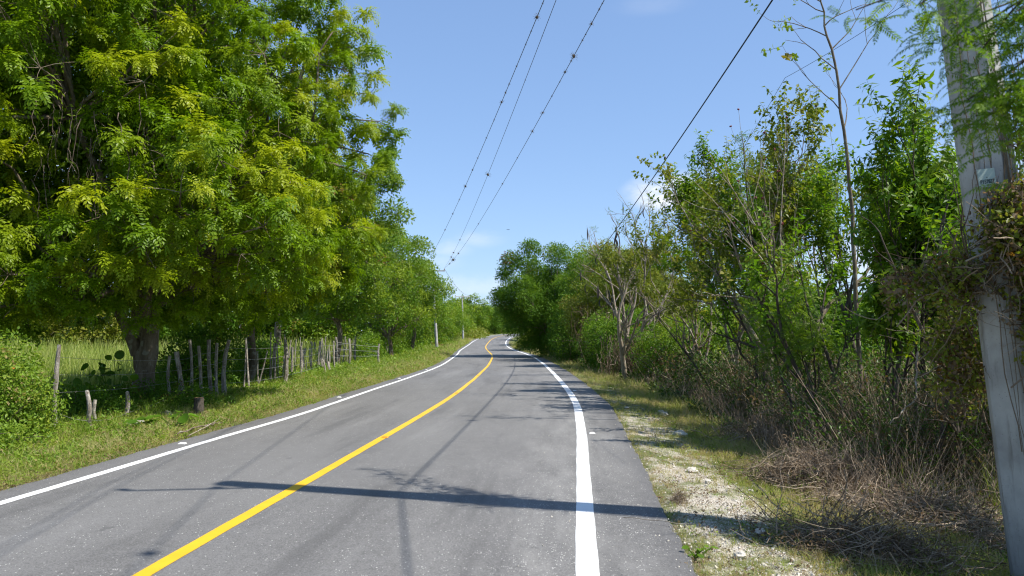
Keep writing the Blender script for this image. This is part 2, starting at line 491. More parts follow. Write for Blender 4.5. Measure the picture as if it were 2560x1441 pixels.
def asphalt_mat():
    m, n, l, out = new_mat("asphalt")
    geo = n.new("ShaderNodeNewGeometry")
    pos = geo.outputs["Position"]
    at = n.new("ShaderNodeAttribute"); at.attribute_name = "tint"
    sp = n.new("ShaderNodeSeparateXYZ"); l.new(at.outputs["Vector"], sp.inputs[0])
    mp = n.new("ShaderNodeMapping"); mp.inputs["Scale"].default_value = (1, .22, 1); l.new(pos, mp.inputs[0])
    big = noise(n, l, .9, 5, .6, mp.outputs[0])
    mid = noise(n, l, 5, 6, .65, pos)
    fine = noise(n, l, 90, 3, .7, pos)
    col = mixc(n, l, ramp(n, l, big, .32, .68), (.103, .099, .093), (.148, .143, .135))
    col = mixc(n, l, ramp(n, l, mid, .35, .7, 0, .5), col, (.160, .155, .148))
    col = mixc(n, l, ramp(n, l, fine, .42, .68, 0, .55), col, (.24, .235, .23))
    col = mixc(n, l, ramp(n, l, fine, .48, .34, 0, .6), col, (.06, .06, .063))
    # pale crushed-stone grains caught in the surface, more of them near the right-hand line
    vo = n.new("ShaderNodeTexVoronoi"); vo.inputs["Scale"].default_value = 72; vo.inputs["Randomness"].default_value = 1
    l.new(pos, vo.inputs["Vector"])
    sep = n.new("ShaderNodeSeparateColor"); l.new(vo.outputs["Color"], sep.inputs[0])
    dens = n.new("ShaderNodeMath"); dens.operation = 'MULTIPLY_ADD'
    l.new(sp.outputs[0], dens.inputs[0]); dens.inputs[1].default_value = -.26; dens.inputs[2].default_value = 1.07
    d2 = n.new("ShaderNodeMath"); d2.operation = 'MULTIPLY_ADD'
    l.new(noise(n, l, 1.6, 4, .6, pos), d2.inputs[0]); d2.inputs[1].default_value = -.28; l.new(dens.outputs[0], d2.inputs[2])
    gt = n.new("ShaderNodeMath"); gt.operation = 'GREATER_THAN'; l.new(sep.outputs[0], gt.inputs[0]); l.new(d2.outputs[0], gt.inputs[1])
    sz = n.new("ShaderNodeMath"); sz.operation = 'MULTIPLY'; l.new(sep.outputs[1], sz.inputs[0]); sz.inputs[1].default_value = .42
    lt = n.new("ShaderNodeMath"); lt.operation = 'LESS_THAN'; l.new(vo.outputs["Distance"], lt.inputs[0]); l.new(sz.outputs[0], lt.inputs[1])
    g = n.new("ShaderNodeMath"); g.operation = 'MULTIPLY'; l.new(gt.outputs[0], g.inputs[0]); l.new(lt.outputs[0], g.inputs[1])
    col = mixc(n, l, g.outputs[0], col, (.60, .58, .54))
    # dusty film along the right side
    dust = n.new("ShaderNodeMath"); dust.operation = 'MULTIPLY'; l.new(sp.outputs[0], dust.inputs[0])
    l.new(ramp(n, l, noise(n, l, 2.3, 6, .7, mp.outputs[0]), .4, .75, 0, .7), dust.inputs[1])
    col = mixc(n, l, dust.outputs[0], col, (.30, .29, .27))
    # wheel tracks, old wet streaks and patched tones that run along the lanes
    sxyz = n.new("ShaderNodeSeparateXYZ"); l.new(pos, sxyz.inputs[0])
    cx = n.new("ShaderNodeCombineXYZ"); mu = n.new("ShaderNodeMath"); mu.operation = 'MULTIPLY'; l.new(sp.outputs[2], mu.inputs[0]); mu.inputs[1].default_value = 9
    mv = n.new("ShaderNodeMath"); mv.operation = 'MULTIPLY'; l.new(sxyz.outputs[1], mv.inputs[0]); mv.inputs[1].default_value = .10
    l.new(mu.outputs[0], cx.inputs[0]); l.new(mv.outputs[0], cx.inputs[1])
    tr_ = noise(n, l, 1.0, 5, .6, cx.outputs[0])
    col = mixc(n, l, ramp(n, l, tr_, .52, .68, 0, .5), col, (.070, .068, .066))
    col = mixc(n, l, ramp(n, l, tr_, .46, .32, 0, .30), col, (.235, .230, .220))
    st = noise(n, l, 1.3, 4, .7, pos)
    col = mixc(n, l, ramp(n, l, st, .66, .72, 0, .45), col, (.060, .058, .056))
    col = mixc(n, l, sp.outputs[1], col, (.075, .073, .076))
    b = n.new("ShaderNodeBsdfPrincipled"); l.new(col, b.inputs["Base Color"]); b.inputs["Roughness"].default_value = .8
    b.inputs["Specular IOR Level"].default_value = .35
    bp = n.new("ShaderNodeBump"); bp.inputs["Strength"].default_value = .5; bp.inputs["Distance"].default_value = .006
    l.new(fine, bp.inputs["Height"]); l.new(bp.outputs[0], b.inputs["Normal"]); l.new(b.outputs[0], out.inputs["Surface"])
    return m


def paint_mat(name, c, worn):
    m, n, l, out = new_mat(name)
    geo = n.new("ShaderNodeNewGeometry"); pos = geo.outputs["Position"]
    f = noise(n, l, 60, 5, .7, pos); f2 = noise(n, l, 3, 5, .6, pos)
    col = mixc(n, l, ramp(n, l, f2, .35, .7), c, tuple(x * .88 for x in c))
    col = mixc(n, l, ramp(n, l, f, .37, .28, 0, worn), col, (.14, .135, .13))
    col = mixc(n, l, ramp(n, l, noise(n, l, 7, 6, .75, pos), .56, .74, 0, .4), col, (.24, .22, .19))
    b = n.new("ShaderNodeBsdfPrincipled"); l.new(col, b.inputs["Base Color"]); b.inputs["Roughness"].default_value = .6
    bp = n.new("ShaderNodeBump"); bp.inputs["Strength"].default_value = .3; bp.inputs["Distance"].default_value = .004
    l.new(f, bp.inputs["Height"]); l.new(bp.outputs[0], b.inputs["Normal"]); l.new(b.outputs[0], out.inputs["Surface"])
    return m


def ground_mat():
    """tint: x gravel, y field grass, z mown verge green"""
    m, n, l, out = new_mat("ground_soil")
    geo = n.new("ShaderNodeNewGeometry"); pos = geo.outputs["Position"]
    at = n.new("ShaderNodeAttribute"); at.attribute_name = "tint"
    sp = n.new("ShaderNodeSeparateXYZ"); l.new(at.outputs["Vector"], sp.inputs[0])
    f = noise(n, l, 3, 7, .65, pos); f2 = noise(n, l, 28, 5, .7, pos); f3 = noise(n, l, .25, 5, .6, pos)
    soil = mixc(n, l, ramp(n, l, f, .3, .7), (.060, .050, .032), (.130, .105, .070))
    soil = mixc(n, l, ramp(n, l, f2, .5, .7, 0, .6), soil, (.20, .165, .115))
    green = mixc(n, l, ramp(n, l, f2, .35, .65), (.070, .095, .022), (.150, .170, .050))
    col = mixc(n, l, sp.outputs[2], soil, green)
    fld = mixc(n, l, ramp(n, l, f3, .3, .7), (.135, .185, .035), (.190, .215, .055))
    fld = mixc(n, l, ramp(n, l, f2, .5, .7, 0, .5), fld, (.24, .24, .09))
    col = mixc(n, l, sp.outputs[1], col, fld)
    vo = n.new("ShaderNodeTexVoronoi"); vo.inputs["Scale"].default_value = 75; l.new(pos, vo.inputs["Vector"])
    sc = n.new("ShaderNodeSeparateColor"); l.new(vo.outputs["Color"], sc.inputs[0])
    grav = mixc(n, l, sc.outputs[0], (.50, .45, .37), (.72, .68, .60))
    grav = mixc(n, l, ramp(n, l, vo.outputs["Distance"], .35, .6, 0, .8), grav, (.22, .18, .13))
    gm = n.new("ShaderNodeMath"); gm.operation = 'MULTIPLY_ADD'; l.new(f, gm.inputs[0]); gm.inputs[1].default_value = 1.6; gm.inputs[2].default_value = -.95
    ga = n.new("ShaderNodeMath"); ga.operation = 'ADD'; l.new(gm.outputs[0], ga.inputs[0]); l.new(sp.outputs[0], ga.inputs[1])
    gz = n.new("ShaderNodeMath"); gz.operation = 'MULTIPLY'; l.new(ramp(n, l, ga.outputs[0], .3, .75), gz.inputs[0])
    l.new(ramp(n, l, sp.outputs[0], .02, .2), gz.inputs[1])
    col = mixc(n, l, gz.outputs[0], col, grav)
    b = n.new("ShaderNodeBsdfPrincipled"); l.new(col, b.inputs["Base Color"]); b.inputs["Roughness"].default_value = .95
    b.inputs["Specular IOR Level"].default_value = .15
    hh = mixc(n, l, gz.outputs[0], f2, vo.outputs["Distance"])
    bp = n.new("ShaderNodeBump"); bp.inputs["Strength"].default_value = .7; bp.inputs["Distance"].default_value = .02
    l.new(hh, bp.inputs["Height"]); l.new(bp.outputs[0], b.inputs["Normal"]); l.new(b.outputs[0], out.inputs["Surface"])
    return m


# ------------------------------------------------------------------ the lie of the land
_zk = np.array([-60, 0, 20, 34, 46, 70, 97, 118, 140, 170, 200, 260, 900.])
_zv = np.array([0, 0, -.02, -.22, -.40, -.50, -.54, -.36, -.05, .25, .45, .55, .55])
_zd = np.arange(-60, 900, 1.0)
_zz = np.interp(_zd, _zk, _zv)
_ker = np.hanning(17); _ker /= _ker.sum()
_zz = np.convolve(np.pad(_zz, 8, mode='edge'), _ker, 'valid')


def profile(y): return np.interp(y, _zd, _zz)


def ray(px, py):
    u = (px - 1280) / F; v = (py - 720.5) / F
    return np.array([u, math.cos(PITCH) + v * math.sin(PITCH), math.sin(PITCH) - v * math.cos(PITCH)])


def on_profile(px, py):
    r = ray(px, py)
    d = np.linspace(3, 420, 20000)
    g = EYE + r[2] / r[1] * d - profile(d)
    i = np.argmax(g < 0)
    return r[0] / r[1] * d[i], d[i]


def fit(samples, head):
    pts = head + [on_profile(*s) for s in samples]
    pts = np.array(sorted(pts, key=lambda p: p[1]))
    d = np.arange(-40, 301, .5)
    x = np.interp(d, pts[:, 1], pts[:, 0])
    k = np.hanning(15); k /= k.sum()
    xs = np.convolve(np.pad(x, 7, mode='edge'), k, 'valid')
    k2 = np.hanning(31); k2 /= k2.sum()
    xf = np.convolve(np.pad(x, 15, mode='edge'), k2, 'valid')
    w = np.clip((d - 30) / 30, 0, 1)
    return d, xs * (1 - w) + xf * w


LEFT = [(0, 1259), (325, 1165), (475, 1115), (640, 1070), (775, 1030), (900, 986), (1000, 952.5), (1075, 926), (1112, 909), (1143, 887.5),
        (1149, 877.5), (1160, 870), (1170, 864), (1180, 856), (1195, 848), (1212, 843), (1237, 838.7), (1260, 836.2), (1287, 834)]
YEL = [(352, 1441), (750, 1215), (812, 1177), (912, 1122), (962, 1092), (1075, 1027), (1140, 985), (1187, 947), (1220, 915), (1231, 895),
       (1230, 887), (1222, 880), (1215, 872.5), (1214, 866), (1219, 859), (1226, 851), (1235, 845.6), (1246, 842)]
RGT = [(1465, 1441), (1462, 1293), (1459.5, 1193), (1455, 1093), (1448, 1033), (1437, 1000), (1407, 960), (1387, 937), (1362, 912), (1337, 894),
       (1312, 884), (1285, 876), (1266, 865), (1264, 857), (1267.5, 851), (1277, 844), (1292, 839.5)]
dl, xl = fit(LEFT, [(-6.4, -40.), (-5.3, 0.)])
dy, xy = fit(YEL, [(-3.6, -40.), (-2.75, 0.), (1.5, 250.), (9., 300.)])
dr, xr = fit(RGT, [(-.9, -40.), (.18, 0.), (3.5, 200.), (9., 250.), (17., 300.)])


def XL(y): return np.interp(y, dl, xl)
def XY(y): return np.interp(y, dy, xy)
def XR(y): return np.interp(y, dr, xr)
def EL(y): return XL(y) - .45 + .008 * np.sin(y * 5.1) + .02 * np.sin(y * 1.3) * np.sin(y * .57)
def ER(y): return XR(y) + np.interp(y, [0, 9, 40, 80], [.72, .70, .75, .45]) + .008 * np.sin(y * 7.1) * np.sin(y * 2.3) + .02 * np.sin(y * 1.1 + 1) * np.sin(y * .43)


def lumps(x, y):
    return (np.sin(x * 1.3 + y * .7) + np.sin(x * .6 - y * 1.1 + 2) + .6 * np.sin(x * 2.7 + 1) * np.sin(y * 2.3) + .4 * np.sin(x * 5.1) * np.sin(y * 4.7 + x)) / 3


def ground(x, y):
    x = np.asarray(x, float); y = np.asarray(y, float)
    sl = EL(y) - x; sr = x - ER(y)
    z = profile(y)
    zr = np.interp(sr, [0, .1, .8, 2.6, 3.6, 12, 20], [-.02, -.035, -.10, -.42, -.46, -.46, -.3])
    zl = np.interp(sl, [0, .1, .6, 2.5, 5, 8, 30], [-.02, -.015, .0, .03, -.08, -.15, -.15])
    inside = (sl < 0) & (sr < 0)
    amp_r = np.interp(sr, [0, .3, 2, 6], [0, .03, .05, .12]); amp_l = np.interp(sl, [0, .3, 2, 6], [0, .03, .07, .12])
    lat = np.where(sr > 0, zr + amp_r * lumps(x, y), np.where(sl > 0, zl + amp_l * lumps(x, y), -.05))
    return np.where(inside, z - .05, z + lat)


def G(px, py):
    """the ground point seen at a photo pixel"""
    r = ray(px, py)
    d = np.linspace(3, 420, 12000)
    x = r[0] / r[1] * d
    g = EYE + r[2] / r[1] * d - ground(x, d)
    i = int(np.argmax(g < 0))
    return np.array([x[i], d[i], float(ground(x[i], d[i]))])


def W(px, py, d):
    """the point seen at a photo pixel at distance d"""
    r = ray(px, py)
    return np.array([r[0] / r[1] * d, d, EYE + r[2] / r[1] * d])


# ground sheet
ys = np.concatenate([np.arange(-40, 3, 1.), np.arange(3, 30, .2), np.arange(30, 100, .7), np.arange(100, 300, 2.5), np.array([300, 330, 380, 460, 600, 900, 1400])])
so = np.concatenate([np.arange(0, 4, .12), np.arange(4, 12, .5), np.array([12, 13.5, 15, 17, 20, 25, 32, 42, 60, 90, 140, 220, 400, 700])])
cols = []
for s in so[::-1]: cols.append(EL(ys) - s)
ncl = len(so)
mid = [EL(ys) * (1 - t) + ER(ys) * t for t in np.linspace(.02, .98, 5)]
cols += mid
for s in so: cols.append(ER(ys) + s)
X = np.stack(cols, 1); Y = np.repeat(ys[:, None], X.shape[1], 1)
Z = ground(X, np.minimum(Y, 899))
sl = EL(Y) - X; sr = X - ER(Y)
grav = np.where(sr > -.01, np.interp(sr, [-.01, .06, .3, 1.0, 1.4], [.5, .75, .95, .75, 0]), 0) * np.interp(Y, [0, 12, 17, 30], [1, 1, .8, .5])
grav = grav * (.6 + .5 * (.5 + .5 * np.sin(X * 3.1 + 1.7 * np.sin(Y * 1.1)) * np.sin(Y * 2.3 + X)))
grav = np.maximum(grav, np.where(sl > -.01, np.interp(sl, [-.01, 0, .35, .8], [.1, .75, .75, 0]), 0) * np.interp(Y, [40, 55, 130, 200], [0, .9, 1, .8]))
field = np.where(sl > 0, np.interp(sl, [4.5, 7], [0, 1]), np.interp(sr, [8, 12], [0, 1]))
verge = np.where(sl > 0, np.interp(sl, [0, .2, 4], [.5, 1, .6]), np.interp(sr, [0, .5, 2.5, 5], [.6, .9, .5, .35]))
T = np.stack([grav, field, verge], -1).reshape(-1, 3)
nr, nc = X.shape
i = np.arange(nr - 1)[:, None] * nc + np.arange(nc - 1)[None]
quads = np.stack([i, i + 1, i + nc + 1, i + nc], -1).reshape(-1, 4)
gnd = mesh_obj("ground", np.stack([X, Y, Z], -1).reshape(-1, 3), quads, ground_mat(), tint=T, smooth=True)
tag(gnd, kind="structure")


def ribbon(name, fl, fr, lift, mat, cols=2, skirt=0, tint=None, y1=300, soft=0):
    ys = np.concatenate([np.arange(-40, 3, 1.), np.arange(3, 16, .05), np.arange(16, 40, .25), np.arange(40, y1, 1.)])
    c = [fl(ys) * (1 - t) + fr(ys) * t for t in np.linspace(0, 1, cols)]
    X = np.stack(c, 1); Y = np.repeat(ys[:, None], cols, 1); Z = profile(Y) + lift
    if skirt:
        X = np.concatenate([X[:, :1] - .02, X, X[:, -1:] + .02], 1); Y = np.repeat(ys[:, None], cols + 2, 1)
        Z = np.concatenate([Z[:, :1] - skirt, Z, Z[:, -1:] - skirt], 1)
    nr, nc = X.shape
    i = np.arange(nr - 1)[:, None] * nc + np.arange(nc - 1)[None]
    q = np.stack([i, i + 1, i + nc + 1, i + nc], -1).reshape(-1, 4)
    tt = tint(X, Y) if tint else None
    return mesh_obj(name, np.stack([X, Y, Z], -1).reshape(-1, 3), q, mat, tint=tt)


def road_tint(X, Y):
    a = np.clip(1 - np.abs(X - XR(Y)) / 1.2, 0, 1)
    a = np.maximum(a * np.where(X < XR(Y), 1, .6), .25 * np.clip(1 - np.abs(X - XR(Y) + .9) / 1.6, 0, 1))
    b = np.clip((X - XR(Y) - .45) / .3, 0, 1) * .55 + np.clip((XL(Y) - .1 - X) / .2, 0, 1) * .3
    return np.stack([a, b, (X - EL(Y)) / (ER(Y) - EL(Y))], -1).reshape(-1, 3)


_rc = np.random.default_rng(5); _ry = np.arange(-40, 300, .07); _rn = np.convolve(_rc.normal(0, 1, len(_ry)), [.25, .5, .25], "same") * .016


def crumb(y): return np.interp(y, _ry, _rn) * (y < 30)


road = ribbon("road", lambda y: EL(y) + crumb(y + 3), lambda y: ER(y) + crumb(y), 0, asphalt_mat(), cols=29, skirt=.06, tint=road_tint)
tag(road, kind="structure")
wm = paint_mat("white_paint", (.78, .775, .755), .8); ym = paint_mat("yellow_paint", (.74, .42, .016), .7)
jig = lambda y, p: .003 * np.sin(y * 1.3 + p) + .0015 * np.sin(y * 7 + p)
for nm, fx, hw, mt, p in (("white_line", XL, .062, wm, 0), ("yellow_line", XY, .062, ym, 2), ("white_line", XR, .078, wm, 4)):
    o = ribbon(nm, lambda y: fx(y) - hw + jig(y, p), lambda y: fx(y) + hw + jig(y, p + 1), .004, mt, cols=3)
    tag(o, kind="structure")


# ------------------------------------------------------------------ small plants of the verges
P_grass = [blades(R, 14, .16, .007, .7, .05) for _ in range(5)]
P_tall = [blades(R, 12, .55, .009, .8, .06, 3) for _ in range(5)]
P_weed = [leaf_ball(R, 20, .09, .035, .020, .8) for _ in range(6)]
P_sprig = [simple_sprig(R, 12, .22, .05, .026) for _ in range(5)]
P_litter = [leaf_ball(R, 10, .12, .05, .02, .12) for _ in range(4)]
UP = np.array([0, 0, 1.])


def strip_points(n, side, s0, s1, y0, y1, power=1.6, rng=R):
    """points along the verge, denser near the viewer; s = distance from the asphalt edge"""
    u = rng.uniform(0, 1, n)
    a = 1 - power
    y = (y0 ** a + u * (y1 ** a - y0 ** a)) ** (1 / a)
    s = rng.uniform(s0, s1, n)
    x = EL(y) - s if side < 0 else ER(y) + s
    return x, y, s


def put(geo, protos, x, y, S, tilt=.25, lift=0., **k):
    P = np.stack([x, y, ground(x, y) + lift], -1)
    D = UP + R.normal(0, tilt, P.shape)
    scatter(geo, protos, P, D, S, **k)


def patchy(x, y, ph=0.0):
    return .5 + .5 * np.sin(x * 2.1 + ph + 1.3 * np.sin(y * .9 + ph)) * np.sin(y * 1.7 + ph + 1.1 * np.sin(x * 1.2))


# left verge: weeds and cut grass
g = Geo()
x, y, s = strip_points(15000, -1, -.04, 4.4, 6.2, 130)
dist = np.clip(y / 14, 1, 7)
put(g, P_weed, x, y, dist ** .75 * R.uniform(.7, 1.5, len(x)) * np.interp(s, [0, .35, 2.5, 4], [.45, .9, 1.3, 1.6]), lift=.02, t_y=np.clip(patchy(x, y) * .8 + R.uniform(-.2, .3, len(x)), 0, 1),
    t_z=(R.uniform(0, 1, len(x)) < np.interp(s, [0, .8], [.35, .04])) * .8)
x, y, s = strip_points(3500, -1, 1.6, 4.6, 7, 110)
put(g, P_sprig, x, y, np.clip(y / 16, 1, 5) ** .6 * R.uniform(.6, 1.2, len(x)), tilt=.4, t_y=R.uniform(0, .6, len(x)))
x, y, s = strip_points(900, -1, 1.2, 4.4, 7, 60)
put(g, P_tall, x, y, R.uniform(.35, .9, len(x)) * np.clip(y / 16, 1, 3) ** .5, tilt=.35, t_y=R.uniform(.2, .9, len(x)))
tag(g.obj("verge_weeds", M['weed']), kind="stuff")
g = Geo()
x, y, s = strip_points(12000, -1, -.05, 3.2, 6.2, 140)
put(g, P_grass, x, y, np.clip(y / 14, 1, 7) ** .7 * R.uniform(.5, 1.2, len(x)) * np.interp(s, [0, .4], [.5, 1]), tilt=.5, t_y=np.clip(patchy(x, y, 2) + R.uniform(-.3, .4, len(x)), 0, 1),
    t_z=np.clip(R.uniform(-.9, 1, len(x)) + .6 * patchy(x, y, 1), 0, 1))
tag(g.obj("verge_grass", M['grass']), kind="stuff")

# right verge: sparse grass over crushed limestone, thicker towards the ditch
g = Geo()
x, y, s = strip_points(16000, 1, .0, 2.9, 4.6, 120)
bare = np.interp(y, [4, 8.8, 11, 20], [1, 1, .55, .2])
keep = R.uniform(0, 1, len(x)) < np.clip(np.interp(s, [0, .12, .35, .8, 1.05, 2.4], [.5, .42, .12, .22, .75, .9]) + (1 - bare) * .35 + (patchy(x, y, 4) - .6) * .4, .02, 1)
x, y, s = x[keep], y[keep], s[keep]
put(g, P_grass, x, y, np.clip(y / 12, .75, 7) ** .75 * R.uniform(.4, 1.1, len(x)) * np.interp(s, [0, 1.2, 2], [.55, .8, 1.5]), tilt=.45,
    t_y=np.clip(patchy(x, y, 1) * .9 + R.uniform(-.3, .4, len(x)), 0, 1), t_z=np.clip(R.uniform(-.35, 1.2, len(x)) + .8 * (patchy(x, y, 5) - .5), 0, 1))
tag(g.obj("verge_grass", M['grass']), kind="stuff")
g = Geo()
x, y, s = strip_points(3200, 1, .05, 3.8, 4.8, 110)
keep = R.uniform(0, 1, len(x)) < np.interp(s, [0, .5, 1.2, 2], [.3, .12, .5, 1])
x, y, s = x[keep], y[keep], s[keep]
put(g, P_weed, x, y, np.clip(y / 12, .7, 6) ** .8 * R.uniform(.5, 1.3, len(x)) * np.interp(s, [0, 1.5, 3], [.5, .9, 1.6]), lift=.02, t_z=(R.uniform(0, 1, len(x)) < .12) * .8)
tag(g.obj("verge_weeds", M['weed']), kind="stuff")
# fallen leaves and litter
g = Geo()
x, y, s = strip_points(3200, 1, -.04, 5.0, 4.6, 40)
put(g, P_litter, x, y, R.uniform(.3, .8, len(x)), tilt=.15, lift=.01, t_y=R.uniform(.2, 1, len(x)))
x, y, s = strip_points(900, -1, -.10, .5, 6.5, 40)
put(g, P_litter, x, y, R.uniform(.4, .9, len(x)), tilt=.1, lift=.012, t_z=0)
tag(g.obj("leaf_litter", M['dry_leaf']), kind="stuff")
# crushed stone
g = Geo()
cube = np.array([[a, b, c] for a in (-.5, .5) for b in (-.5, .5) for c in (-.5, .5)])
cq = np.array([[0, 1, 3, 2], [4, 6, 7, 5], [0, 4, 5, 1], [2, 3, 7, 6], [0, 2, 6, 4], [1, 5, 7, 3]])
P_stone = [(cube * R.uniform(.6, 1, 3) + R.normal(0, .12, (8, 3)), cq, np.full(8, R.uniform())) for _ in range(10)]
x, y, s = strip_points(9000, 1, .02, 1.35, 4.4, 30, 1.9)
keep = R.uniform(0, 1, len(x)) < np.interp(s, [0, .3, 1.2, 1.75], [.3, 1, .8, .15]) * np.interp(y, [9, 13], [1, .35])
x, y = x[keep], y[keep]
P = np.stack([x, y, ground(x, y) + .003], -1)
scatter(g, P_stone, P, R.normal(0, 1, P.shape), R.uniform(.2, 1, len(x)) ** 6 * .02 + .004)
y = 4.6 * (26 / 4.6) ** R.uniform(0, 1, 350); s = -R.uniform(0, 1, 350) ** 3.0 * 1.4
x = ER(y) + s; P = np.stack([x, y, profile(y) + .003], -1)
scatter(g, P_stone, P, R.normal(0, 1, P.shape), R.uniform(.2, 1, 350) ** 3 * .010 + .003)
tag(g.obj("gravel", M['stone']), kind="stuff")

# the meadow beyond the left fence, and the one beyond the right thicket
g = Geo()
P_field = [blades(R, 12, .5, .02, .5, .12) for _ in range(5)]
n = 9000
y = 13 * (70 / 13) ** R.uniform(0, 1, n); x = EL(y) - 5.5 - R.uniform(0, 1, n) ** 1.3 * (6 + y * .9)
put(g, P_field, x, y, np.clip(y / 18, .8, 3.5) * R.uniform(.7, 1.2, n), t_z=0)
n = 6000
y = 11 * (80 / 11) ** R.uniform(0, 1, n); x = ER(y) + 8 + R.uniform(0, 1, n) * (4 + y * .9)
put(g, P_field, x, y, np.clip(y / 14, 1, 3.5) * R.uniform(.8, 1.4, n), t_z=0)
tag(g.obj("meadow_grass", M['field']), kind="stuff")


# ------------------------------------------------------------------ trees
def curve(p, q, K, rng, wob=.08, sag=0.):
    """wobbling line from p to q"""
    t = np.linspace(0, 1, K)[:, None]
    L = np.linalg.norm(q - p)
    c = p * (1 - t) + q * t
    w = rng.normal(0, wob * L, (1, 3)) * np.sin(np.pi * t) + rng.normal(0, wob * L * .5, (1, 3)) * np.sin(2 * np.pi * t)
    c = c + w
    c[:, 2] += sag * L * np.sin(np.pi * t[:, 0])
    return c


def lobed_tree(label, base, trunk_top, lobes, rad, leaf_geo, mat, barkm, group=None, twigs=30, clumps=24, scale=(.8, 1.2), cat="tree",
               name="tree", seed=1, tipfrac=.05, shell=.55, trunk_bits=None, updir=.62, core=None, space=0, forks=None, flare=1.35):
    """trunk > limbs to every lobe; leaf clumps over the surface of each lobe"""
    rng = np.random.default_rng(seed)
    base = np.array(base, float)
    root = empty(name, tuple(base), label, cat, group)
    wood = Geo(); wood.root = root
    tt = np.array(trunk_top, float)
    c = curve(base - UP * .15, tt, 9, rng, .04)
    rr = rad * np.interp(np.linspace(0, 1, 9), [0, .06, .25, 1], [flare, 1.12, 1, .75]) * rng.uniform(.93, 1.07, 9)
    v, q = tubes(c[None], rr[None], 12)
    v = v + (rng.normal(0, rad * .045, v.shape))
    wood.add(v, q)
    cen = np.array([l[0] for l in lobes]); rd = np.array([l[1] for l in lobes])
    # main forks
    k = forks or max(3, int(len(lobes) ** .5))
    idx = rng.choice(len(lobes), min(k, len(lobes)), replace=False)
    for _ in range(4):
        a = np.argmin(((cen[:, None] - cen[idx][None]) ** 2).sum(-1), 1)
        idx = np.array([np.where(a == j)[0][np.argmin(((cen[a == j] - cen[a == j].mean(0)) ** 2).sum(-1))] if (a == j).any() else idx[j] for j in range(len(idx))])
    a = np.argmin(((cen[:, None] - cen[idx][None]) ** 2).sum(-1), 1)
    for j, m in enumerate(idx):
        mid = tt + (cen[m] - tt) * .62 + np.array([0, 0, -.1])
        L1 = curve(tt - UP * rad * .8, mid, 8, rng, .07, .05)
        v, q = tubes(L1[None], np.linspace(rad * .55, rad * .26, 8)[None], 7); wood.add(v, q)
        for li in np.where(a == j)[0]:
            L2 = curve(mid, cen[li], 7, rng, .09, .05)
            v, q = tubes(L2[None], np.linspace(rad * .22, rad * .06, 7)[None], 5); wood.add(v, q)
    crown = Geo()
    tw = []; taken = {}
    if core:
        cc, cr_, cn = core
        D = nrm(rng.normal(0, 1, (cn, 3))); P = np.array(cc) + D * np.array(cr_) * rng.uniform(.2, 1, (cn, 1)) ** .5
        m = np.linalg.norm((P - np.array([-7.0, 13.2, 4.4])) / np.array([.9, 1.3, 1.1]), axis=1) > 1
        P = P[m]
        scatter(crown, CORE, P, D[m] * .5 + UP, rng.uniform(.9, 1.5, len(P)), t_y=rng.uniform(0, .5, len(P)), rng=rng)
    for (c0, r0) in zip(cen, rd):
        n = int(clumps * rng.uniform(.8, 1.2))
        D = nrm(rng.normal(0, 1, (n, 3)) + UP * .25)
        rr = rng.uniform(shell, 1.08, (n, 1))
        P = c0 + D * r0 * rr
        N = nrm(D * (1 - updir) + UP * updir + rng.normal(0, .18, (n, 3)))
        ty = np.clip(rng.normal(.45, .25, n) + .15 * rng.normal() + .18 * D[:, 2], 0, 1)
        tz = (rng.uniform(0, 1, n) < tipfrac) * rng.uniform(.4, 1, n) * (D[:, 2] > 0)
        if space:
            ok = []
            for k_ in range(n):
                key = tuple(np.floor(P[k_] / space).astype(int))
                near_ = [o for a_ in (-1, 0, 1) for b_ in (-1, 0, 1) for c_ in (-1, 0, 1) for o in taken.get((key[0] + a_, key[1] + b_, key[2] + c_), ())]
                if all(((P[k_] - o) ** 2).sum() > space * space for o in near_): taken.setdefault(key, []).append(P[k_]); ok.append(k_)
            P, N, ty, tz = P[ok], N[ok], ty[ok], tz[ok]; n = len(ok)
            if not n: continue
        scatter(crown, leaf_geo, P, N, rng.uniform(*scale, n), t_y=ty, t_z=tz, rng=rng)
        m = min(n, twigs)
        if m:
            Q = P[:m]
            t = np.linspace(0, 1, 4)[None, :, None]
            w = rng.normal(0, .08, (m, 1, 3)) * np.linalg.norm(Q - c0, axis=1)[:, None, None] * np.sin(np.pi * t)
            tw.append(c0[None, None] * (1 - t) + Q[:, None] * t + w)
    if tw:
        TW = np.concatenate(tw)
        v, q = tubes(TW, np.linspace(max(.008, rad * .035), .004, 4)[None], 3); wood.add(v, q)
    if trunk_bits: trunk_bits(wood, rng)
    wood.obj("trunk", barkm, root, smooth=True)
    crown.obj("crown", mat, root)
    return root


def shell_lobes(rng, centre, rad, n, r=(.8, 1.2), zmin=None, front=None, keep=None, inner=.25, flat=1.0):
    """lobe centres spread over the surface (and some of the inside) of a big ellipsoid"""
    centre = np.array(centre, float); rad = np.array(rad, float)
    out = []
    tries = 0
    while len(out) < n and tries < n * 60:
        tries += 1
        D = nrm(rng.normal(0, 1, 3))
        f = rng.uniform(.82, 1.0) if rng.uniform() > inner else rng.uniform(.3, .8)
        p = centre + D * rad * f
        if zmin is not None and p[2] < zmin: continue
        if front is not None and rng.uniform() > front(D): continue
        if keep is not None and not keep(p): continue
        rr = rng.uniform(*r)
        if any(np.linalg.norm(p - o[0]) < .62 * (rr + o[1][0]) * .9 for o in out): continue
        out.append((p, np.array([rr, rr, rr * .8]) * flat))
    return out


CORE = [leaf_ball(R, 26, .45, .16, .055, .85) for _ in range(5)]
# --- the big neem on the left
rng = np.random.default_rng(11)
P_neem = [rosette(rng, 27, .33, 6, .095, .034, droop=(1.2, 2.3), elr=(-.2, 1.45)) for _ in range(8)]
base = G(352, 1012)


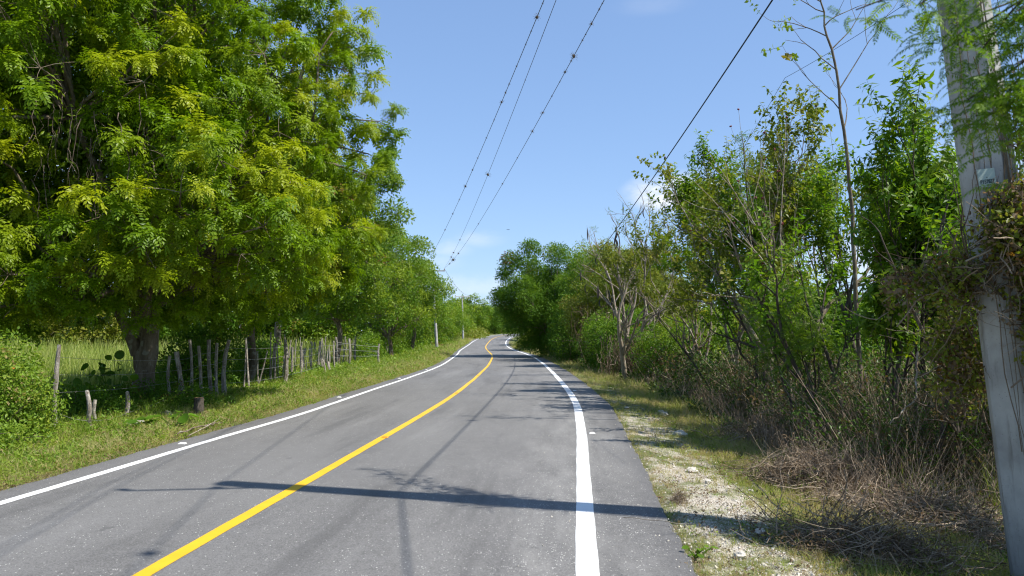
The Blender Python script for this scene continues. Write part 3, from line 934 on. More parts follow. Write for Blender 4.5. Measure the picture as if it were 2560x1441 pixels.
def keepA(p):
    # a gap with bare twigs on the near side, and daylight under the left skirt
    if np.linalg.norm((p - np.array([-6.9, 12.9, 4.7])) / np.array([1.0, 1.6, 1.0])) < 1: return False
    if np.linalg.norm((p - np.array([-7.6, 12.9, 3.4])) / np.array([.7, 1.4, .9])) < 1: return False
    return True


fr = lambda D: 1.0 if (D[1] < .25 or D[0] > .2) else .6
lobA = shell_lobes(rng, (-9.4, 17.2, 6.2), (5.3, 5.2, 5.7), 180, (.75, 1.15), zmin=2.2, front=fr, keep=keepA, inner=.2)
lobA += [(np.array(p), np.array([r, r, r * .8])) for p, r in [
    ((-3.35, 17.2, 8.1), .55), ((-3.15, 17.6, 6.9), .45), ((-3.00, 17.8, 6.3), .5), ((-3.55, 17.0, 7.2), .7), ((-3.25, 18, 5.6), .5),
    ((-3.20, 17.4, 5.0), .45), ((-4.00, 17.3, 6.0), .8), ((-4.50, 16.4, 4.6), .9), ((-4.50, 17, 8.7), .8), ((-4.6, 17, 9.3), .9), ((-3.6, 17.5, 7.9), .6),
    ((-4.5, 16.2, 3.4), .9), ((-5.6, 15.0, 2.9), .9), ((-7.2, 13.3, 2.5), .8), ((-6.4, 14.0, 2.8), .8), ((-8.2, 13.0, 2.5), .8), ((-4.9, 18.2, 3.0), .9),
    ((-3.9, 18.6, 4.0), .9), ((-5.1, 15.6, 5.2), .9), ((-6.3, 13.9, 6.5), .8), ((-9.0, 13.2, 2.3), .8), ((-9.9, 13.6, 2.2), .8), ((-10.6, 14.4, 2.2), .9), ((-8.6, 14.4, 2.3), .7), ((-11.6, 15.4, 2.1), .9), ((-12.8, 16.6, 2.1), .9), ((-6.2, 15.4, 2.4), .7), ((-5.3, 17.2, 2.4), .8), ((-5.0, 14.7, 3.0), .8), ((-5.5, 13.9, 3.5), .8), ((-4.8, 15.6, 2.7), .7), ((-6.1, 13.1, 3.0), .8), ((-6.5, 12.6, 3.4), .7), ((-4.7, 16.6, 3.0), .7), ((-5.4, 14.6, 4.2), .8), ((-6.0, 13.6, 4.6), .8), ((-4.9, 15.5, 4.2), .7), ((-4.3, 13.8, 3.4), .6), ((-4.15, 15.0, 3.3), .6), ((-5.3, 12.7, 3.8), .7), ((-4.0, 16.0, 3.5), .6), ((-4.8, 13.0, 4.4), .6), ((-4.1, 14.6, 4.4), .6)]]


def hanging(wood, rng):
    # aerial twigs that hang in the dark gap, and buttress-like burrs on the trunk
    n = 50
    s = np.stack([rng.uniform(-8.2, -6.2, n), rng.uniform(12.6, 14.5, n), rng.uniform(4.0, 5.8, n)], -1)
    K = 8; t = np.linspace(0, 1, K)[None, :, None]
    L = rng.uniform(.4, 1.5, (n, 1, 1))
    drift = np.cumsum(rng.normal(0, .035, (n, K, 3)), 1) * np.array([1, 1, .3])
    P = s[:, None] + drift - UP * L * t
    v, q = tubes(P, rng.uniform(.003, .011, (n, 1)) * np.linspace(1, .3, K)[None], 4); hv = Geo(); hv.add(v, q); hv.obj('hanging_twig', M['vine_dark'], wood.root)
    for k in range(7):
        p = base + np.array([rng.uniform(-.3, .35), -.15, rng.uniform(.2, 1.5)])
        a = curve(p * np.array([.35, 1, 1]) + base * np.array([.65, 0, 0]) - UP * .4, p * np.array([.35, 1, 1]) + base * np.array([.65, 0, 0]) + UP * .3, 5, rng, .05)
        v, q = tubes(a[None], np.array([[.03, .07, .09, .07, .02]]), 8); wood.add(v, q)
    # big lateral limb on the left of the trunk
    L1 = curve(base + np.array([-.05, -.1, 1.1]), base + np.array([-.55, -.3, 2.4]), 7, rng, .05)
    v, q = tubes(L1[None], np.linspace(.15, .09, 7)[None], 8); wood.add(v, q)
    for tx in (.5, -.3, .9, .2):
        L1 = curve(base + np.array([0, 0, 1.4]), base + np.array([tx, -.4 + rng.uniform(-.5, .5), 3.4]), 7, rng, .05)
        v, q = tubes(L1[None], np.linspace(.15, .08, 7)[None], 8); wood.add(v, q)


lobed_tree("huge dense yellow-green tree with thick gnarled grey trunk, nearest on the left of the road", base, base + np.array([.05, .1, 2.3]), lobA, .22, P_neem, M['neem'], M['bark'],
           clumps=26, scale=(.85, 1.35), twigs=6, seed=3, shell=.8, space=.45, core=((-9.4, 17.6, 6.0), (4.0, 3.2, 4.0), 2000), trunk_bits=hanging, name="tree", tipfrac=0, updir=.8)

# --- the line of trees going away on the left
P_neem2 = [rosette(rng, 18, .34, 4, .13, .05, droop=(1.2, 2.2), elr=(-.2, 1.4)) for _ in range(6)]
P_mid = [leaf_ball(rng, 42, .36, .15, .062, .85) for _ in range(6)]
P_far = [leaf_ball(rng, 34, .5, .2, .10, .85) for _ in range(6)]
P_vfar = [leaf_ball(rng, 22, .8, .42, .24, .85) for _ in range(6)]


def T_at(px, d): return (px - 1280) / F * d


def row_tree(label, X, d, top, rx, ry, n, rl, protos, mat, seed, zlo=1.2, scale=(.9, 1.3), clumps=22, bark='bark', trunkr=.16, extra=None, group=None, name="tree", twigs=10, leaf_tip=.02, cat="tree"):
    rng = np.random.default_rng(seed)
    gz = float(ground(X, d))
    cz = (gz + zlo + top) / 2
    lob = shell_lobes(rng, (X, d, cz), (rx, ry, (top - gz - zlo) / 2 - rl[0] * .3), n, rl, inner=.3)
    if extra: lob += [(np.array(p, float), np.array([r, r, r * .8])) for p, r in extra]
    b = np.array([X + rng.uniform(-.3, .3), d + rng.uniform(-.3, .3), gz])
    return lobed_tree(label, b, b + np.array([rng.uniform(-.3, .3), 0, max(1.2, zlo + .6)]), lob, trunkr, protos, mat, M[bark], group=group, clumps=clumps,
                      scale=scale, seed=seed, twigs=twigs, name=name, tipfrac=leaf_tip, updir=.55, cat=cat)


row_tree("second bushy yellow-green tree from the left, merging with the huge tree beside it", -7.7, 23.5, 7.3, 3.0, 3.0, 56, (.7, 1.05), P_neem2, M['neem'], 21, zlo=2.2, scale=(.9, 1.4), trunkr=.13, clumps=24)
row_tree("mid-green tree with wispy sprouting top rising behind the picket-like row of fence posts", -8.9, 32.0, 8.3, 3.3, 3.0, 54, (.65, 1.0), P_mid, M['mid_green'], 22, zlo=2.7, clumps=24, scale=(.7, 1.1),
         extra=[((-5.2, 32, 8.3), .3), ((-4.9, 32, 7.6), .3), ((-5.7, 32, 7.4), .5), ((-4.9, 33, 6.4), .6), ((-5.5, 33, 5.6), .7), ((-5.1, 33, 8.9), .22), ((-6.2, 33, 6.6), .8)])
row_tree("bright green bushy tree draped in dry creepers, beyond the pale fence posts", -9.0, 43, 8.3, 3.2, 3.2, 46, (.7, 1.0), P_mid, M['mid_green'], 23, zlo=2.0, clumps=22, scale=(.9, 1.3))
row_tree("leafy tree overhanging the mown verge just before the near concrete pole", -8.4, 54, 9.0, 2.8, 3.4, 50, (.7, 1.1), P_far, M['mid_green'], 24, zlo=1.0, clumps=20, scale=(.6, .9))
row_tree("pointed green tree whose top reaches the crossarm of the far wire-carrying pole", -8.5, 70, 7.6, 2.6, 4.0, 38, (.7, 1.0), P_far, M['mid_green'], 25, zlo=2.2, clumps=20, scale=(.8, 1.1))
row_tree("green roadside tree just past the white base of the wire-carrying pole", -9.9, 93, 6.4, 2.8, 5.0, 32, (.9, 1.3), P_far, M['mid_green'], 26, zlo=.5, clumps=20, scale=(.8, 1.2))
row_tree("dark blue-green crown rising above the trees left of the far bend", -14, 112, 7.9, 3.4, 4.0, 26, (1.1, 1.5), P_far, M['cool_green'], 27, zlo=1, clumps=18, scale=(.9, 1.4))
row_tree("low bright bushy tree in front of the second far pole", -9.2, 117, 4.8, 2.2, 5.0, 24, (.9, 1.3), P_far, M['mid_green'], 28, zlo=.3, clumps=18, scale=(.9, 1.3))
row_tree("rounded green tree right behind the second far pole", -10.6, 146, 6.9, 3.2, 6.0, 24, (1.3, 1.8), P_vfar, M['mid_green'], 29, zlo=.3, clumps=18, scale=(.6, .9))

# --- the trees that close the far bend
far_proto = []
for k in range(3):
    far_proto.append(row_tree(["wide round tree closing the view beyond the far bend", "tall narrow tree standing in the wood beyond the far bend", "low spreading tree by the tarmac at the far bend"][k],
                              [-4.5, -9.5, -1.][k], [222, 186, 262][k], [8.6, 9.0, 7.6][k], [4.8, 3.8, 5.2][k], 4.5, [30, 30, 28][k], (1.3, 2.0), P_vfar,
                              [M['cool_green'], M['mid_green'], M['olive']][k], 40 + k, zlo=.0, clumps=18, scale=(.7, 1.1), twigs=4, group="trees beyond the far bend"))


def copy_tree(o, parent=None):
    c = o.copy(); coll.objects.link(c)
    if parent is not None: c.parent = parent
    for ch in list(o.children): copy_tree(ch, c)
    return c


spots = [(-9, 240, 1.0, "right above the second far pole"), (-15, 205, 1.0, "left of the second far pole, behind the row"), (1.5, 290, 1.0, "where the tarmac vanishes"),
         (7, 300, 1.1, "just right of where the tarmac vanishes"), (-3, 310, 1.15, "behind the wood in the middle of the far bend"), (13, 262, 1.0, "hidden half behind the dark overhanging tree"),
         (-20, 160, .95, "far left of the bend behind the dark crown"), (-24, 190, 1.1, "farthest left in the distant wood"), (-13.5, 173, .8, "beside the leftmost far tree at the bend"),
         (20, 300, 1.2, "deep behind the dark overhanging tree"), (-11, 300, 1.1, "on the distant skyline over the bend"), (8, 345, 1.25, "on the skyline right of the bend")]
for k, (X_, d_, s_, where) in enumerate(spots):
    c = copy_tree(far_proto[k % 3])
    c.location = (X_, d_, float(ground(X_, d_)))
    c.scale = (s_, s_, s_); c.rotation_euler = (0, 0, k * 1.7 + .6)
    c["label"] = ("green distant tree " + where)

# --- tree line across the left meadow, seen under the big crown, and across the right field
line_l = [(-40.5, 69), (-34.5, 66), (-29.5, 70), (-25, 66), (-21, 72), (-17.5, 68), (-14.5, 76)]
ordn = ["first", "second", "third", "fourth", "fifth", "sixth", "seventh", "eighth", "ninth", "tenth", "eleventh", "twelfth", "thirteenth", "fourteenth", "fifteenth", "sixteenth",
        "seventeenth", "eighteenth", "nineteenth", "twentieth", "twenty-first", "twenty-second", "twenty-third", "twenty-fourth", "twenty-fifth", "twenty-sixth", "twenty-seventh", "twenty-eighth",
        "twenty-ninth", "thirtieth", "thirty-first", "thirty-second", "thirty-third", "thirty-fourth", "thirty-fifth"]
for k, (X_, d_) in enumerate(line_l):
    c = copy_tree(far_proto[(k * 2) % 3])
    s_ = .8 + .12 * ((k * 37) % 5) / 4
    c.location = (X_, d_, float(ground(X_, d_)) - .2); c.scale = (s_ * 1.1, s_, s_ * .85); c.rotation_euler = (0, 0, k * 2.1)
    c["label"] = f"distant tree across the left meadow, {ordn[k]} from the left"; c["group"] = "trees across the left meadow"
line_r = [(17, 70), (23, 66), (29, 72), (35, 64), (41, 70)]
for k, (X_, d_) in enumerate(line_r):
    c = copy_tree(far_proto[(k * 2 + 2) % 3])
    s_ = .8 + .12 * ((k * 29) % 5) / 4
    c.location = (X_, d_, float(ground(X_, d_)) - .2); c.scale = (s_ * 1.1, s_, s_ * .8); c.rotation_euler = (0, 0, k * 1.3)
    c["label"] = f"distant tree across the right field, {ordn[k]} from the left"; c["group"] = "trees across the right field"

for k, (X_, d_) in enumerate([(10.3, 45), (14.5, 50), (12.2, 35), (18.5, 52), (15.0, 38), (11.5, 28.5), (17.2, 31.5), (21, 38)]):
    c = copy_tree(far_proto[(k + 1) % 3]); s_ = .36 + .08 * ((k * 3) % 4) / 3
    c.location = (X_, d_, float(ground(X_, d_)) - .1); c.scale = (s_ * 1.2, s_, s_ * (1 if d_ < 44 else 1.4)); c.rotation_euler = (0, 0, k * 2.4)
    c["label"] = f"scrubby small tree in the middle of the right field, {ordn[k]} from the left"; c["group"] = "scrub trees in the right field"

# --- right side, dense leafy trees
P_fine = [leaf_ball(rng, 52, .38, .17, .045, .7, .3) for _ in range(6)]
row_tree("dark feathery green tree overhanging the right edge of the far bend", 3.3, 63, 8.0, 3.9, 4.2, 58, (.8, 1.2), P_fine, M['cool_green'], 51, zlo=.4, clumps=24, scale=(1.1, 1.7),
         extra=[((-.9, 62, 4.2), .6), ((-.6, 62, 5.9), .6), ((0, 62, 7.0), .7), ((1.5, 62, 8.0), .6)], leaf_tip=.03)
row_tree("bright-topped round tree right of the dark overhanging tree", 6.4, 53, 7.4, 3.0, 3.4, 44, (.8, 1.1), P_mid, M['mid_green'], 52, zlo=.4, clumps=22, scale=(1.0, 1.4))
row_tree("fine-leaved olive green tree behind the bare tree with hanging pods", 6.2, 43, 6.3, 2.8, 3.2, 44, (.7, 1.0), P_fine, M['olive'], 53, zlo=.3, clumps=22, scale=(.9, 1.3))
row_tree("tall green tree showing over the olive tree on the right skyline", 9.6, 58, 8.0, 3.0, 3.0, 30, (.8, 1.2), P_far, M['mid_green'], 54, zlo=1, clumps=18, scale=(.7, 1.0))
row_tree("green tree inside the right bend beyond the dark overhanging tree", 4.2, 84, 6.6, 3.6, 5, 34, (1., 1.4), P_far, M['mid_green'], 55, zlo=.2, clumps=20, scale=(.8, 1.2))
row_tree("pale green roadside bush at the inside of the far bend", 2.6, 108, 4.2, 2.6, 6, 26, (.9, 1.3), P_far, M['mid_green'], 56, zlo=-.2, clumps=18, scale=(.9, 1.3), name="bush", cat="bush")
row_tree("dull green tree at the farthest inside edge of the bend", 4.2, 138, 6.2, 3.2, 6, 24, (1.2, 1.7), P_vfar, M['olive'], 57, zlo=0, clumps=18, scale=(.6, .9))
row_tree("green tree hidden behind the inside of the bend", 10.5, 165, 7.5, 4.2, 6, 24, (1.3, 1.8), P_vfar, M['mid_green'], 58, zlo=0, clumps=18, scale=(.7, 1.0))
row_tree("lush vine-covered green bush at the foot of the bare podded tree", 6.3, 29, 1.95, 1.5, 2.4, 34, (.45, .7), P_mid, M['mid_green'], 59, zlo=-.2, clumps=20, scale=(.5, .8), name="bush", cat="bush", trunkr=.05)
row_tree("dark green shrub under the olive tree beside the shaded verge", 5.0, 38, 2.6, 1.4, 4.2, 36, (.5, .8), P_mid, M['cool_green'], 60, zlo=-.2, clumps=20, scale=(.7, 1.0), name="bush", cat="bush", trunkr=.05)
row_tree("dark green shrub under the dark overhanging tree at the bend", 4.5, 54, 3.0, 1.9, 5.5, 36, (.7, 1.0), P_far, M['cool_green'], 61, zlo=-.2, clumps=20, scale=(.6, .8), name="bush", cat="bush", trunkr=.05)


# ------------------------------------------------------------------ branching trees of the right-hand thicket
def grow(rng, p, d, L, r, depth, out, tips, wig=.16, nch=(3, 5), shrink=.62, spread=.75, up=.15):
    K = 6
    pts = [np.array(p, float)]; dd = nrm(np.array(d, float))
    for k in range(K - 1):
        dd = nrm(dd + rng.normal(0, wig, 3) + UP * up * .3)
        pts.append(pts[-1] + dd * L / (K - 1))
    pts = np.array(pts)
    out.append((pts, np.linspace(r, r * .5, K)))
    if depth == 0:
        tips.append((pts[-1], dd, pts)); return
    for c in range(rng.integers(nch[0], nch[1] + 1)):
        f = rng.uniform(.35, 1)
        i = min(int(f * (K - 1)), K - 2); q = pts[i] + (pts[i + 1] - pts[i]) * (f * (K - 1) - i)
        dn = nrm(dd + nrm(rng.normal(0, 1, 3)) * spread + UP * up)
        grow(rng, q, dn, L * shrink * rng.uniform(.7, 1.2), r * .5 * rng.uniform(.8, 1.1), depth - 1, out, tips, wig, nch, shrink, spread, up)
    grow(rng, pts[-1], dd, L * shrink, r * .5, depth - 1, out, tips, wig, nch, shrink, spread, up)


def branch_tree(label, base, stems, protos, mat, bark, seed, leaf_scale=(.8, 1.2), per_tip=3, name="tree", cat="tree", group=None, depth=2, extra=None, tz=0., leaves=True, zmin_leaf=0., keep=None, **kw):
    """stems: (offset, direction, length, radius)"""
    rng = np.random.default_rng(seed)
    base = np.array(base, float)
    root = empty(name, tuple(base), label, cat, group)
    out, tips = [], []
    for (off, dr_, L, r) in stems:
        grow(rng, base + np.array(off) - UP * .1, dr_, L, r, depth, out, tips, **kw)
    wood = Geo()
    P = np.stack([o[0] for o in out]); Rr = np.stack([o[1] for o in out])
    big = Rr[:, 0] > .02
    for msk, sd in ((big, 8), (~big, 4)):
        if msk.any():
            v, q = tubes(P[msk], np.maximum(Rr[msk], .0025), sd); wood.add(v, q)
    wood.obj("trunk", M[bark], root, smooth=True)
    if leaves and per_tip:
        cr = Geo()
        pts, dirs = [], []
        for (tp, dd, pl) in tips:
            for k in range(per_tip):
                f = rng.uniform(.2, 1) if k else 1.0
                i = min(int(f * 5), 4)
                pts.append(pl[i] + (pl[i + 1] - pl[i]) * (f * 5 - i)); dirs.append(dd * .6 + rng.normal(0, .5, 3) + UP * .2)
        pts = np.array(pts); dirs = np.array(dirs)
        m = pts[:, 2] > zmin_leaf
        if keep is not None: m &= keep(pts)
        pts, dirs = pts[m], dirs[m]
        scatter(cr, protos, pts, dirs, rng.uniform(*leaf_scale, len(pts)), t_y=np.clip(rng.normal(.45, .25, len(pts)), 0, 1), t_z=(rng.uniform(0, 1, len(pts)) < tz) * .9, rng=rng)
        cr.obj("crown", mat, root)
    if extra: extra(root, tips, rng)
    return root


S_small = [simple_sprig(rng, 12, .30, .085, .034, .5) for _ in range(5)]
S_gloss = [simple_sprig(rng, 11, .26, .13, .042, .3, droop=.5) for _ in range(5)]
S_oval = [simple_sprig(rng, 9, .30, .075, .05, .4, droop=.6) for _ in range(5)]
S_acacia = [rosette(rng, 4, .26, 11, .05, .011, stem=True, droop=(.5, 1.3), elr=(0, .9)) for _ in range(5)]
S_neem = [rosette(rng, 6, .30, 6, .08, .022, stem=True) for _ in range(4)]


def berries(root, tips, rng, n=26):
    for k in rng.choice(len(tips), min(n, len(tips)), replace=False):
        g = Geo()
        for j in range(5):
            c = tips[k][0] + rng.normal(0, .009, 3)
            h = np.array([[0, 0, -1], [0, 0, -.6], [0, 0, .6], [0, 0, 1.]]) * .014 + c
            v, q = tubes(h[None], np.array([[.004, .013, .013, .004]]), 6); g.add(v, q)
        g.obj("berry_cluster", M['berry'], root, smooth=True)


gR = lambda px, d: np.array([T_at(px, d), d, float(ground(T_at(px, d), d))])
# airy neem-like tree with light brown trunk
branch_tree("leafy tree with forking light brown trunk in the middle of the right-hand thicket", gR(1930, 20),
            [((0, 0, 0), (-.05, 0, 1), 2.8, .11), ((-.05, 0, 1.4), (-.7, -.1, .9), 2.5, .075), ((0, 0, 1.9), (.35, .1, 1), 2.4, .06), ((-.1, .1, 1.5), (-.3, .3, 1), 2.7, .06)],
            S_small, M['glossy'], 'bark_pale', 71, leaf_scale=(1.2, 1.9), per_tip=5, depth=3, nch=(2, 4), shrink=.6, spread=.7, up=.3)
branch_tree("slim pale-barked forked tree with dark red berries, second trunk in the right-hand thicket", gR(2025, 16.5),
            [((0, 0, 0), (-.08, 0, 1), 2.7, .09), ((0, 0, 1.6), (-.5, 0, 1), 2.5, .05), ((0, 0, 1.9), (.4, .2, 1), 2.5, .05), ((.1, 0, 0), (.12, .1, 1), 3.5, .06)],
            S_oval, M['olive'], 'bark_pale', 72, leaf_scale=(1.0, 1.6), per_tip=5, depth=3, nch=(2, 3), extra=berries, shrink=.62)
branch_tree("dense dark glossy-leaved tree beside the concrete pole on the right", gR(2270, 11.5),
            [((0, 0, 0), (0, 0, 1), 2.2, .05), ((.1, 0, .2), (.05, .1, 1), 2.7, .045), ((-.2, .1, .3), (-.12, 0, 1), 2.3, .04), ((.25, 0, .2), (.2, 0, 1), 2.3, .04)],
            S_gloss, M['glossy'], 'bark_dark', 73, leaf_scale=(.8, 1.3), per_tip=5, depth=3, nch=(2, 4), shrink=.58, spread=.6, up=.35, extra=lambda r, t, g: berries(r, t, g, 8))
# tall thin sapling against the sky


def sapling_extra(root, tips, rng): berries(root, tips, rng, 8)


bs = gR(2155, 13.5)
rngs = np.random.default_rng(74)
root = empty("tree", tuple(bs), "tall thin leaning sapling with a few oval leaves against the sky", "tree")
line = np.array([bs, W(2140, 760, 13.4), W(2128, 480, 13.3), W(2105, 300, 13.2), W(2075, 110, 13.1), W(2050, 0, 13.0), W(2035, -110, 13.0)])
tt = np.linspace(0, 6, 24); line = np.stack([np.interp(tt, np.arange(7), line[:, k]) for k in range(3)], -1) + rngs.normal(0, .012, (24, 3))
wood = Geo(); v, q = tubes(line[None], np.linspace(.045, .007, 24)[None], 8); wood.add(v, q)
out, tips = [], []
for (i0, dr_, L) in [(14, (-.6, 0, .5), .8), (15, (.7, .1, .6), .9), (16, (-.7, 0, .35), .75), (17, (.6, 0, .8), .7), (18, (-.8, 0, .1), .8), (19, (-.8, .1, .3), .7), (20, (.7, 0, .5), .5), (21, (-.7, 0, .3), .5), (13, (.5, 0, .9), 1.3), (12, (-.5, .2, .8), .9), (11, (.5, .2, .7), .9)]:
    grow(rngs, line[i0], dr_, L, .011, 1, out, tips, nch=(1, 2), wig=.14)
P = np.stack([o[0] for o in out]); v, q = tubes(P, np.maximum(np.stack([o[1] for o in out]), .0025), 4); wood.add(v, q)
wood.obj("trunk", M['bark'], root, smooth=True)
cr = Geo()
pt = np.array([t[0] for t in tips] + [t[2][3] for t in tips]); dd = np.array([t[1] for t in tips] * 2)
m = rngs.uniform(0, 1, len(pt)) < .6
scatter(cr, S_oval, pt[m], dd[m] * .5 + rngs.normal(0, .5, (m.sum(), 3)) - UP * .2, rngs.uniform(.9, 1.4, m.sum()), rng=rngs, t_y=.8, t_z=(rngs.uniform(0, 1, m.sum()) < .1) * .6)
cr.obj("crown", M['mid_green'], root)

# thorny bare saplings
branch_tree("bare thorny sapling with dark red berry clusters left of the tall thin sapling", gR(1985, 14.5), [((0, 0, .0), (-.02, 0, 1), 3.9, .03), ((0, 0, 1.6), (-.28, 0, 1), 3.0, .018)], None, None, 'bark_pale', 75,
            leaves=False, depth=2, nch=(3, 5), shrink=.42, spread=.8, extra=lambda r, t, g: berries(r, t, g, 16), wig=.06)
branch_tree("bare twiggy sapling behind the red-berried one, its twigs against the sky", gR(2070, 17.5), [((0, 0, 0), (.02, 0, 1), 4.3, .035), ((0, 0, 2), (.35, 0, 1), 3.0, .02), ((0, 0, 2), (-.4, 0, 1), 3.0, .02)], None, None, 'bark_pale', 76,
            leaves=False, depth=2, nch=(3, 6), shrink=.42, spread=.9, wig=.07)
branch_tree("small feathery neem-like sapling sprouting above the thicket on the left side", gR(1905, 17), [((0, 0, 0), (.02, 0, 1), 4.6, .04), ((0, 0, 2), (.2, 0, 1), 2.4, .02)], S_neem, M['glossy'], 'bark_dark', 77,
            depth=2, nch=(3, 4), shrink=.3, spread=.7, per_tip=3, wig=.04, leaf_scale=(.6, .95), zmin_leaf=2.2)
branch_tree("thin leafy tree filling the thicket between the tall sapling and the glossy tree", gR(2200, 15), [((0, 0, 0), (-.03, 0, 1), 2.6, .06), ((0, 0, .8), (.2, .1, 1), 2.4, .04), ((-.3, .2, 0), (-.2, .1, 1), 2.7, .04)], S_small, M['glossy'], 'bark_dark', 78,
            depth=3, nch=(2, 3), per_tip=6, leaf_scale=(1.1, 1.7), up=.3)
branch_tree("leafy shrub with arching fresh green fronds low in the thicket", gR(2010, 13.8), [((0, 0, 0), (-.2, 0, 1), 1.5, .035), ((.1, 0, 0), (.3, .1, 1), 1.5, .03), ((0, .1, 0), (0, 0, 1), 1.7, .03)], S_acacia, M['mid_green'], 'bark_dark', 79,
            depth=2, nch=(3, 4), per_tip=4, leaf_scale=(.9, 1.4), zmin_leaf=.9, name="bush", cat="bush")
branch_tree("leafy tree at the left end of the near thicket, leaning towards the road", gR(1835, 22), [((0, 0, 0), (-.05, 0, 1), 2.6, .07), ((0, 0, 1.3), (-.3, -.1, 1), 2.7, .045), ((0, 0, 1.5), (.2, 0, 1), 2.8, .04)], S_small, M['olive'], 'bark_pale', 80,
            depth=3, nch=(2, 4), per_tip=5, leaf_scale=(1.2, 1.9), up=.3)
branch_tree("airy small-leaved tree closing the gap between the thicket and the bare trees", gR(1760, 25), [((0, 0, 0), (-.05, 0, 1), 2.4, .06), ((0, 0, 1.0), (-.35, -.1, 1), 2.5, .04), ((0, 0, 1.3), (.25, 0, 1), 2.6, .04)], S_small, M['olive'], 'bark_pale', 86,
            depth=3, nch=(2, 4), per_tip=4, leaf_scale=(1.2, 1.9), up=.3)
branch_tree("small grey dead tree standing in the right-hand field behind the thicket", gR(1975, 24), [((0, 0, 0), (0, 0, 1), 1.6, .05), ((0, 0, .8), (-.4, 0, 1), 1.3, .03)], None, None, 'bark', 81, leaves=False, depth=2, nch=(3, 4))
branch_tree("short white-barked dead tree with curling branches in front of the thicket", gR(1727, 25), [((0, 0, 0), (.0, 0, 1), 1.6, .05), ((0, 0, 1.5), (-.9, 0, .5), .7, .04), ((0, 0, 1.5), (.9, 0, .3), .8, .04), ((0, 0, 1.5), (.1, 0, 1), .9, .03)], None, None, 'bark_pale', 82,
            leaves=False, depth=2, nch=(2, 3), shrink=.5)


# the bare tree with long black pods
def pods(root, tips, rng, n=34):
    for k in rng.choice(len(tips), min(n, len(tips)), replace=False):
        p = tips[k][2][rng.integers(2, 5)]
        L = rng.uniform(.3, .6); t = np.linspace(0, 1, 7)[:, None]
        c = p - UP * L * t + np.array([rng.uniform(-.1, .1), 0, 0]) * np.sin(np.pi * t)
        v, q = tubes(c[None], np.array([[.006, .018, .024, .026, .024, .018, .005]]), 6)
        g = Geo(); g.add(v, q); g.obj("seed_pod", M['pod'], root, smooth=True)


branch_tree("bare pale-branched tree with long black seed pods on the right", gR(1568, 31), [((0, 0, 0), (-.02, 0, 1), 2.6, .12), ((0, 0, 1.9), (-.55, -.1, 1), 2.4, .06), ((0, 0, 2.1), (-.25, 0, 1), 2.6, .06), ((0, 0, 2.0), (.45, 0, 1), 2.2, .06), ((0, 0, 2.2), (-.8, .1, .7), 1.8, .045)],
            S_acacia, M['mid_green'], 'bark_pale', 83, depth=3, nch=(2, 3), shrink=.52, spread=.7, extra=pods, leaf_scale=(.5, .8), per_tip=1, keep=lambda p: (np.sin(p[:, 0] * 9 + p[:, 2] * 5) > .6))
branch_tree("tall bare pale tree with twiggy crown behind the podded tree", gR(1618, 34), [((0, 0, 0), (.03, 0, 1), 3.6, .09), ((0, 0, 2.6), (.35, 0, 1), 3.0, .05), ((0, 0, 3), (-.15, 0, 1), 3.0, .05)],
            None, None, 'bark_pale', 84, leaves=False, depth=3, nch=(2, 4), shrink=.52, spread=.6, extra=lambda r, t, g: pods(r, t, g, 6))
branch_tree("thin bare grey sapling right of the podded tree", gR(1712, 28), [((0, 0, 0), (-.1, 0, 1), 3.0, .05), ((.1, 0, 0), (.1, 0, 1), 3.4, .04), ((0, 0, 1), (-.4, 0, 1), 2.6, .03)],
            None, None, 'bark', 85, leaves=False, depth=2, nch=(3, 5), shrink=.5, spread=.6)

branch_tree("leafy shrubby tree just right of the concrete pole, shading its foot", (5.5, 5.6, float(ground(5.5, 5.6))), [((0, 0, 0), (-.1, 0, 1), 1.9, .05), ((.1, 0, .2), (.3, .2, 1), 1.9, .04), ((-.1, 0, .2), (-.3, .2, 1), 1.9, .04)], S_small, M['glossy'], 'bark_dark', 88,
            depth=3, nch=(3, 4), per_tip=5, leaf_scale=(1.1, 1.8), keep=lambda p: p[:, 0] > .78 * p[:, 1] + .3)
branch_tree("low leafy tree in the thicket behind the creeper, left of the concrete pole", (7.2, 9.6, float(ground(7.2, 9.6))), [((0, 0, 0), (-.1, 0, 1), 1.7, .05), ((.1, 0, .2), (.3, .2, 1), 1.7, .04), ((-.1, 0, .2), (-.3, .2, 1), 1.7, .04)], S_small, M['glossy'], 'bark_dark', 89,
            depth=3, nch=(2, 4), per_tip=4, leaf_scale=(1.0, 1.7))
# slim dark trunks standing in the thicket (each its own tree, crowns hidden in the leaves above)
for k, (px, d, h, lean) in enumerate([(2150, 12.6, 2.7, .02), (2120, 12.9, 2.6, -.04), (2095, 13.2, 2.4, .05), (2240, 11.6, 2.4, .03), (2330, 9.6, 2.3, -.03), (1880, 17.4, 2.2, .03), (1790, 20.4, 2.0, -.04), (2410, 9.4, 2.2, .04)]):
    branch_tree(f"slim dark young trunk in the right-hand thicket, {ordn[k]} counted outward from the tall sapling", gR(px, d), [((0, 0, 0), (lean, 0, 1), h, .035 + .01 * (k % 3))], S_small, M['glossy'], 'bark_dark', 90 + k,
                depth=2, nch=(2, 3), per_tip=4, shrink=.5, leaf_scale=(1.1, 1.7), group="slim young trees in the right thicket", zmin_leaf=1.0, leaves=k < 6)

